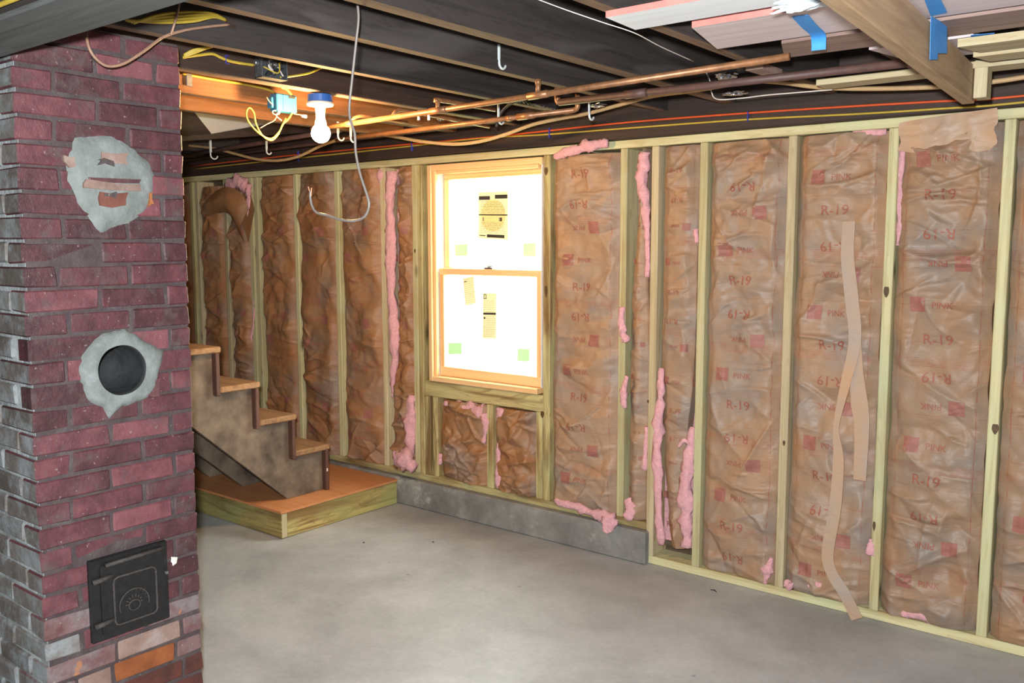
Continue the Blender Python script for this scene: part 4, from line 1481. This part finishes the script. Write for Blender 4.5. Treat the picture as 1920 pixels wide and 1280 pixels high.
# metal junction box on the joist
XJ = -2.90
q0, q1 = at(478, 146, 0, XJ), at(525, 113, 0, XJ)
jb = thing('metal_junction_box', 'open grey metal junction box full of wires on the dark joist', 'electrical box', (XJ, (q0[1] + q1[1]) / 2, q0[2]))
jm = MB()
jm.box((XJ, q0[1], q0[2]), (XJ + .003, q1[1], q1[2]), 0.001)
for lo, hi in (((XJ, q0[1], q0[2]), (XJ + .045, q0[1] + .003, q1[2])), ((XJ, q1[1] - .003, q0[2]), (XJ + .045, q1[1], q1[2])),
               ((XJ, q0[1], q0[2]), (XJ + .045, q1[1], q0[2] + .003)), ((XJ, q0[1], q1[2] - .003), (XJ + .045, q1[1], q1[2]))):
    jm.box(lo, hi, 0.001)
jm.build('box_body', M['boxmetal'], jb)
g = random.Random(2)
for m in ('whitewire', 'black', 'yellow', 'black', 'steel'):
    pts = [(XJ + .02 + g.uniform(-.01, .02), g.uniform(q0[1] + .012, q1[1] - .012), g.uniform(q0[2] + .012, q1[2] - .01)) for _ in range(5)]
    MB().tube(pts, 0.003, 6, 5).build('wire', M[m], jb, smooth=True)
MB().lathe((XJ + .022, q0[1] - .012, (q0[2] + q1[2]) / 2 + .01), [(0.006, 0), (.010, 0), (.010, .008), (.007, .012), (0, .012)], (0, 1, 0), 12).build('cable_clamp', M['steel'], jb)


def cable(name, label, cat, pts, r, mat, sub=6, group=None, n=8):
    mb = MB().tube(pts, r, n, sub)
    c = pts[len(pts) // 2]
    return tag(mb.build(name, M[mat], smooth=True, off=c), label, cat, group)


def staple(pt, mat='staple', w=0.012, h=0.02, parent=None, name='cable_staple', lab=None):
    mb = MB()
    p = np.array(pt)
    mb.box(p + (-.002, -.010, -h / 2), p + (.002, -.006, h / 2), 0.0005)
    mb.box(p + (-.002, -.006, h / 2 - .003), p + (.002, .006, h / 2), 0.0005)
    mb.box(p + (-.002, -.006, -h / 2), p + (.002, .006, -h / 2 + .003), 0.0005)
    return mb.build(name, M[mat], parent)


XJF = XJ - 0.006 + 0.012
yc1 = cable('yellow_cable', 'yellow cable with blue clip running from chimney corner into the metal junction box', 'cable', PX([(343, 108), (352, 106), (375, 103), (398, 101), (412, 107), (430, 114), (455, 119), (476, 122)], 0, XJF), 0.0052, 'yellow')
staple(at(427, 112, 0, XJF + .003), parent=yc1, name='blue_clip', h=0.03)
cable('yellow_cable', 'thin yellow cable leaving the metal junction box towards the right', 'cable', PX([(525, 145), (545, 143), (575, 138), (590, 133), (604, 126)], 0, XJF), 0.004, 'yellow')
XE = -3.345
cable('yellow_cable', 'bright yellow cable clipped along the orange lit joist down to the blue outlet box', 'cable', PX([(342, 138), (390, 147), (440, 155), (470, 160), (500, 167), (515, 175)], 0, XE) + [at(521, 184, 0, XB - .03)], 0.0055, 'yellow')
cable('yellow_cable', 'short yellow cable entering the top of the blue outlet box', 'cable', [at(528, 164, 0, -3.05), at(538, 168, 0, -3.1), at(547, 178, 0, XB - .02)], 0.005, 'yellow')
mb = MB().box(at(354, 158, 0, XE) + (0, -.012, -.008), at(354, 140, 0, XE) + (.006, .012, 0.004), 0.002)
tag(mb.build('pipe_strap', M['steel'], off=tuple(at(354, 150, 0, XE))), 'small perforated steel strap on the orange lit joist by the chimney', 'strap')
XC = -2.455
for i in range(4):
    cable('yellow_cable', 'one of four yellow cables entering the drilled joist hole above the chimney', 'cable',
          [at(235 + 5 * i, 37 + 2 * i, 0, XC + .02), at(300, 42 - 5 * i, 0, XC + .03 + .005 * i), at(360, 40 - 6 * i, 0, XC + .03), at(400, 32 - 2 * i, 0, XC + .02), at(424, 38, 0, XC - .005)], 0.0045, 'yellow', group='yellow cables through the drilled joist')
for i in range(3):
    cable('yellow_cable', 'one of three yellow cables bent round the top right corner of the chimney', 'cable',
          [at(345, 107 - 2 * i, 0, XC - .40), at(362, 100 - 3 * i, 0, XC - .38), at(385, 91 - i, 0, XC - .36), at(398, 87, 0, XC - .33)], 0.0045, 'yellow', group='yellow cables at the chimney corner')
mb = MB()
mb.prism(PX([(428, 34), (440, 36), (446, 44), (445, 54), (432, 52), (428, 44)], 0, XC), 0, -2.468, -2.4645)
tag(mb.build('hole_plate', oldbrown(1), off=tuple(at(437, 44, 0, XC))), 'worn brown plate at the drilled hole in the joist above the chimney', 'plate')
cable('brown_cable', 'brown cable drooping in a loop across the top of the chimney', 'cable',
      [at(164, 50, 0, XC), at(162, 66, 0, XC + .01), at(168, 92, 0, XC + .02), at(182, 112, 0, XC + .02), at(203, 124, 0, XC + .02), at(232, 119, 0, XC + .02), at(268, 97, 0, XC + .02), at(305, 70, 0, XC + .01), at(345, 57, 0, XC + .01), at(390, 50, 0, XC), at(430, 46, 0, XC - .005)], 0.0042, 'browncable')
cable('brown_cable', 'thin tan cable falling from the ceiling beside the drilled joist', 'cable', [at(338, -12, 0, XC + .05), at(335, 15, 0, XC + .05), at(327, 45, 0, XC + .04), at(320, 66, 0, XC + .03)], 0.0035, 'browncable')
cable('yellow_cable', 'yellow cable along the near side of the weathered girder at upper left', 'cable', [(-3.4, 0.855, 2.058), (-2.6, 0.856, 2.056), (-2.06, 0.855, 2.0555), (-1.6, 0.856, 2.057), (-1.2, 0.855, 2.06)], 0.0055, 'yellow')
# hanging grey cable with a hooked end
cable('grey_cable', 'grey cable hanging from the ceiling with a hooked loose end', 'cable',
      [at(x, y, 1, 1.70) for x, y in ((667, -14), (671, 14), (672, 40), (667, 85), (660, 150), (655, 200), (657, 225), (665, 250), (667, 285), (675, 325), (688, 365), (692, 385), (684, 405), (665, 414), (640, 412), (615, 404), (595, 399), (586, 388), (582, 372), (582, 358))], 0.0037, 'greycable', 6)
fy = MB()
for e in ((578, 350), (584, 352)):
    fy.tube([at(583, 368, 1, 1.70), at(e[0], e[1], 1, 1.70)], 0.0015, 5)
tag(fy.build('frayed_wire_end', M['pinkwire'], bpy.data.objects['grey_cable']), 'frayed bare end')

# orange and yellow wires stapled along the sill timber
YS = 3.73
wy = [(356, 318), (500, 302), (620, 290), (760, 275), (900, 259), (1010, 253), (1180, 240), (1400, 224), (1600, 214), (1760, 204), (1925, 191)]
wo = [(356, 312), (500, 296), (620, 284), (760, 271), (900, 258.5), (1010, 247), (1180, 229), (1400, 212), (1600, 199), (1760, 190), (1925, 179)]
up2 = lambda L_, dx=0: [at(x, y, 1, YS) for x, y in L_] + [(0.2, YS, 2.09 + dx), (1.8, YS, 2.09 + dx)]
cy = cable('yellow_wire', 'long yellow cable stapled along the timber over the stud wall', 'cable', up2(wy), 0.0042, 'yellow', 4)
co = cable('orange_wire', 'long orange cable stapled along the timber just above the yellow one', 'cable', up2(wo, 0.02), 0.0045, 'orange', 4)
for (x, y), wh in zip(((773, 273), (1031, 249), (1403, 218), (560, 292)), ('left of the window top', 'above the right window stud', 'above the floor level wall', 'below the glowing bulb')):
    st = MB().box(at(x, y + 10, 1, YS) + (-.003, -.009, 0), at(x, y - 9, 1, YS) + (.003, .004, 0), 0.001)
    tag(st.build('cable_staple', M['staple'], off=tuple(at(x, y, 1, YS))), 'blue staple holding the orange and yellow cables, ' + wh, 'staple', group='blue cable staples')

# ------------------------------------------------------------------ pipes under the joists
def pipe(name, label, pts, r, mat, n=12, sub=0, fit=()):
    c = np.array(pts[0], float)
    t = thing(name, label, 'pipe', c)
    MB().tube(pts, r, n, sub).build('tube', M[mat], t, smooth=True)
    for p0, p1, rr in fit:
        MB().tube([p0, p1], rr, n).build('fitting', M[mat], t, smooth=True)
    return t


def L3(px, py, y): return at(px, py, 1, y)


a, b = L3(585, 243, 2.66), L3(1480, 106, 2.62)
f_ = lambda u: a + (b - a) * u
mp = pipe('copper_pipe', 'long straight copper pipe running just beneath the joists', [a, b], 0.0112, 'copper', fit=[(f_(.335), f_(.375), 0.0135), (f_(.56), f_(.60), 0.0135), (f_(.105), f_(.125), 0.0135)])
u = f_(.355)
MB().tube([u, u + (0, 0, .030), u + (0, .010, .040), u + (.0, .35, .042)], 0.009, 10, 4).build('branch', M['copper'], mp, smooth=True)
u = f_(.58)
MB().tube([u, u + (0, 0, .055)], 0.009, 10).build('branch', M['copper'], mp, smooth=True)
MB().tube([u + (0, 0, .035), u + (0, 0, .055)], 0.0112, 10).build('fitting', M['copper'], mp, smooth=True)
u = f_(.115)
MB().tube([u, u + (.03, .02, .03), u + (.05, .10, .035), u + (.05, .3, .03)], 0.008, 10, 4).build('branch', M['copper'], mp, smooth=True)
u = f_(.235)
MB().tube([u, u + (.015, .02, .028), u + (.02, .10, .032), u + (.02, .6, .02)], 0.008, 10, 4).build('branch', M['copper'], mp, smooth=True)
a, b = L3(630, 262, 3.0), L3(1078, 206, 2.97)
p2 = pipe('copper_pipe', 'reddish copper pipe lower than the straight one, behind the hanging cable', [a, b], 0.0105, 'copper', fit=[(f_(.80), f_(.86), 0.014), (f_(.76), f_(.78), 0.012)])
u = f_(1.0)
MB().tube([u + (-.005, 0, 0), u + (.012, 0, .01), u + (.012, 0, .06)], 0.0105, 10, 3).build('elbow', M['copper'], p2, smooth=True)
a, b = L3(1048, 192, 2.89), L3(1700, 118, 2.93)
f3 = lambda u: a + (b - a) * u
p3 = pipe('iron_pipe', 'dark brown iron pipe below the copper one at centre right of the ceiling', [a, b], 0.0135, 'ironpipe', fit=[(f3(.23), f3(.30), 0.0165)])
MB().tube([a + (.02, 0, 0), a + (-.003, 0, .003), a + (-.008, 0, .02), a + (-.008, 0, .055)], 0.012, 10, 3).build('elbow', M['copper'], p3, smooth=True)
a, b = L3(335, 293, 3.3), L3(640, 243, 3.3)
pipe('iron_pipe', 'old brown pipe disappearing behind the chimney at far left', [a, a + (b - a) * .5, b], 0.013, 'ironpipe')
a, b = L3(345, 300, 3.5), L3(960, 224, 3.5)
pipe('iron_pipe', 'dark thin pipe tucked against the timber behind the copper pipes', [a, b], 0.010, 'ironpipe')
cable('tan_cable', 'thick tan cable sagging beneath the copper pipes from bulb to ceiling centre', 'cable',
      [L3(x, y, 3.35) for x, y in ((345, 272), (400, 278), (440, 288), (480, 298), (520, 301), (560, 293), (605, 272), (650, 258), (705, 252), (740, 256), (790, 265), (850, 270), (900, 265), (950, 251), (1000, 233), (1050, 222), (1100, 213), (1160, 197), (1225, 180), (1300, 170), (1360, 160))], 0.0085, 'tan', 5)
cable('tan_cable', 'thick tan cable sagging under the stacked planks at the right', 'cable',
      [L3(x, y, 3.36) for x, y in ((1430, 152), (1470, 155), (1530, 163), (1600, 166), (1700, 165), (1800, 160), (1870, 152), (1930, 143))], 0.0085, 'tan', 5)
ct = cable('corrugated_tube', 'black corrugated tube curving over the copper pipe end', 'tube', [L3(x, y, 3.1) for x, y in ((931, 238), (934, 222), (945, 204), (962, 192), (980, 188), (1000, 194), (1020, 201), (1042, 205))], 0.0065, 'black', 6)
for i in range(9):
    u = i / 8
    c0 = L3(975 + 60 * u, 188 + 15 * u, 3.1)
    c1_ = L3(978 + 60 * u, 188.7 + 15 * u, 3.1)
    MB().tube([c0, c1_], 0.0085, 8).build('rib', M['black'], ct)
cable('white_wire', 'thin white wire drooping under the ceiling in front of the planks', 'wire', [at(x, y, 2, zz) for x, y, zz in ((985, -10, 2.15), (1060, 18, 2.14), (1130, 42, 2.12), (1190, 62, 2.11), (1240, 88, 2.11), (1300, 115, 2.12))], 0.0013, 'whitewire')
cable('white_wire', 'thin white wire looping below the crumpled foil at centre right', 'wire', [L3(x, y, 3.3) for x, y in ((1318, 125), (1330, 148), (1334, 172), (1345, 186), (1390, 184), (1440, 178), (1500, 173), (1560, 168))], 0.0024, 'whitewire')


# white J hooks
def hook(px, py0, py1, ax, v, lab, s=1):
    p0, p1 = at(px, py0, ax, v), at(px, py1, ax, v)
    t = thing('pipe_hook', lab, 'hook', p1, group='white plastic pipe hooks under the joists')
    h = p0[2] - p1[2]
    MB().box(p1 + (-.004, -.005, h * 0.35), p0 + (.002, .005, 0), 0.001).build('strap', M['hook'], t)
    r = h * 0.22
    c = p1 + (0, r, r * 1.05)
    pts = [p1 + (0, 0, h * .4)] + [c + (0, -r * math.cos(q), -r * math.sin(q)) for q in np.linspace(0, 2.9, 9)]
    MB().tube(pts, 0.0045, 7).build('curl', M['hook'], t, smooth=True)
    return t


hook(936, 83, 128, 0, -2.04, 'large white plastic hook on the dark joist at ceiling centre')
hook(395, 262, 298, 1, 3.25, 'white pipe hook at far left close to the chimney')
hook(500, 264, 289, 1, 3.25, 'white pipe hook holding the old brown pipe under the yellow wire loop')
hook(634, 228, 263, 1, 2.95, 'white pipe hook just right of the glowing bulb')
hook(658, 238, 266, 1, 2.95, 'white pipe hook behind the hanging grey cable')
hook(935, 196, 232, 1, 3.02, 'white pipe hook by the black corrugated tube')
hook(1105, 190, 224, 1, 3.1, 'white pipe hook under the iron pipe bend beside the foil')
for px, lab in ((785, 'left'), (804, 'right')):
    c = at(px, 216, 1, 2.75)
    MB_ = MB().box(c + (-.006, -.003, -.02), c + (.006, .003, .02), 0.001)
    tag(MB_.build('plastic_strap', M['hook'], off=tuple(c)), 'short white strap end below the copper pipe, %s of the pair' % lab, 'strap', group='strap ends below the copper pipe')


def crumple_blob(name, label, cat, c, s, mat, seed, sub=3):
    bm = bmesh.new()
    bmesh.ops.create_icosphere(bm, subdivisions=sub, radius=1.0)
    r = np.random.default_rng(seed)
    K = r.normal(0, 1, (14, 3))
    K /= np.linalg.norm(K, axis=1)[:, None]
    for v in bm.verts:
        p = np.array(v.co)
        d = 1 - 0.35 * abs(math.sin(3 * (p @ K[0]) + 2 * (p @ K[1]))) - 0.25 * abs(math.sin(7 * (p @ K[2]))) + 0.12 * math.sin(11 * (p @ K[3])) + r.uniform(-.06, .06)
        v.co = Vector((p[0] * s[0] * d, p[1] * s[1] * d, p[2] * s[2] * d))
    me = bpy.data.meshes.new(name)
    bm.to_mesh(me)
    bm.free()
    me.materials.append(M[mat])
    o = bpy.data.objects.new(name, me)
    sc.collection.objects.link(o)
    o.location = tuple(map(float, c))
    return tag(o, label, cat)


crumple_blob('foil_scrap', 'crumpled silver foil tucked above the iron pipe with a dark red end', 'foil', at(1362, 143, 1, 3.2), (0.055, 0.05, 0.018), 'foil', 1)
crumple_blob('foil_scrap', 'flat strip of silver foil under the iron pipe near the white wire', 'foil', at(1378, 175, 1, 3.3), (0.075, 0.04, 0.010), 'foil', 2)
crumple_blob('foil_scrap', 'small foil scrap above the reddish copper pipe', 'foil', at(826, 223, 1, 3.1), (0.022, 0.02, 0.012), 'foil', 3)
crumple_blob('foil_scrap', 'shredded foil scrap beside the copper elbow at ceiling centre', 'foil', at(1120, 198, 1, 3.2), (0.06, 0.03, 0.010), 'foil', 4)
crumple_blob('plastic_wrap', 'bunched white plastic wrap resting on the stored planks', 'plastic', at(1512, 4, 2, 2.100), (0.10, 0.045, 0.022), 'plastic', 6, 4)

# ------------------------------------------------------------------ planks stored under the joists, and the strut that carries them
ZU = 2.130


def plank(label, tl, bl, x1, mat, edge=None, th=0.020, z=ZU, name='stored_plank'):
    """tl/bl: near and far corner (x,y) of the left end"""
    dy = 0.004
    mb = MB()
    pts = [(tl[0], tl[1], 0), (bl[0], bl[1], 0), (x1, bl[1], 0), (x1, tl[1], 0)]
    mb.prism(pts, 2, z, z + th)
    mats = [M[mat]] if isinstance(mat, str) else [mat]
    if edge:
        mats.append(M[edge])
        mb.m = [0, 0, 0, 0, 0, 1]
    o = mb.build(name, mats, off=((tl[0] + x1) / 2, (tl[1] + bl[1]) / 2, z), recalc=True)
    return tag(o, label, 'plank', group='planks stored under the joists')


plank('white primed plank with a sharp angled end, nearest of the stored planks', (-1.285, 1.997), (-1.295, 2.159), 0.35, 'plank_white', 'plank_edge', 0.016)
plank('wide pinkish grey plank with a salmon edge, second of the stored planks', (-1.165, 2.232), (-1.230, 2.519), 0.4, 'plank_pink', 'plank_edge', 0.030)
plank('dark brown narrow plank with blue tape over it, third of the stored planks', (-1.054, 2.568), (-1.125, 2.770), 0.4, 'plank_brown', None, 0.02)
a = at(1380, 126, 2, 2.125)
plank('short dark board with a pale sawn end above the foil', (a[0], 2.86), (a[0] + .01, 3.02), at(1462, 138, 1, 3.0)[0], 'plank_brown', None, 0.02, 2.125)
a = at(1500, 150, 1, 3.12)
plank('long beige board behind the sagging tan cable', (-1.16, 3.14), (-1.16, 3.24), 0.3, spf(0), None, 0.02, 2.10)
plank('pale yellow lumber piece ending right of the strut, upper of two', (-0.634, 2.78), (-0.600, 2.90), 0.4, spf(0), None, 0.022, 2.100)
plank('pale yellow lumber piece ending right of the strut, lower of two', (-0.625, 2.93), (-0.600, 3.03), 0.4, spf(0), None, 0.022, 2.095)
plank('pinkish grey board short of the strut with a splintered end', (-0.88, 2.80), (-0.83, 3.06), -0.60, 'plank_pink', None, 0.02, 2.128)

E1a, E1b = at(1827, 194, 1, 3.2), at(1830, 125, 1, 3.2)
E0 = at(1580, 0, 2, 2.012)
dirv = (E0 - E1a)
E0 = E1a + dirv * 2.2
hgt = E1b[2] - E1a[2]
strut = thing('ceiling_strut', 'brown board slung under the ceiling carrying the stored planks', 'board', E1a)
sm = MB()
hz = np.array([0, 0, hgt])
sm.obox(E0 + hz / 2 + (-.019, 0, 0), E1a + hz / 2 + (-.019, 0, 0), 0.038, hgt, side=(1, 0, 0), c=0.003)
sm.build('board', brownboard(1), strut)
bl = at(1838, 185, 1, 3.17)
MB().box((bl[0] - .016, 3.145, bl[2]), (bl[0] + .022, 3.21, bl[2] + .115), 0.002).build('end_block', spf(2), strut)

# blue masking tape
def tape(label, pts, w, wdir):
    return tag(ribbon('masking_tape', pts, w, M['tape'], wdir=wdir, th=0.0006, off=tuple(map(float, pts[1]))), label, 'tape', group='strips of blue masking tape')


tape('blue masking tape strip stuck on the pinkish plank and hanging off its edge', [at(1500, 30, 2, ZU - .002), at(1518, 50, 2, ZU - .002), at(1533, 64, 2, ZU - .002), at(1535, 78, 1, 2.535), at(1535, 94, 1, 2.54)], 0.040, (1, 0, 0))
xs = -0.632
tm = MB()
tm.prism([at(x, y, 0, xs) for x, y in ((1745, 30), (1775, 46), (1775, 100), (1758, 100), (1757, 112), (1743, 112))], 0, xs, xs + .001)
tm.prism([at(x, y, 2, ZU - .004) for x, y in ((1730, -8), (1760, -8), (1776, 24), (1745, 30))], 2, ZU - .004, ZU - .003)
tag(tm.build('masking_tape', M['tape'], off=tuple(at(1757, 30, 0, xs))), 'blue masking tape strip hanging down the face of the brown strut', 'tape', group='strips of blue masking tape')
tape('small blue masking tape scrap on the brown plank right of the strut', [at(1820, 68, 2, ZU - .002), at(1845, 66, 2, ZU - .002), at(1865, 64, 2, ZU - .002)], 0.03, (0, 1, 0))

# bits on the floor
for px, py, lab in ((1338, 1108, 'small dark twig scrap on the concrete near the right hand wall'), (682, 1018, 'tiny dark crumb on the concrete in front of the landing corner'), (812, 1017, 'tiny dark crumb on the concrete in front of the curb')):
    c = at(px, py, 2, 0.0)
    s = 0.016 if 'twig' in lab else 0.006
    mb = MB().tube([c + (-s, 0, .003), c + (0, s * .4, .004), c + (s, -s * .3, .003)], [0.002, 0.003, 0.002], 6)
    tag(mb.build('floor_debris', oldbrown(0), off=tuple(c)), lab, 'debris')
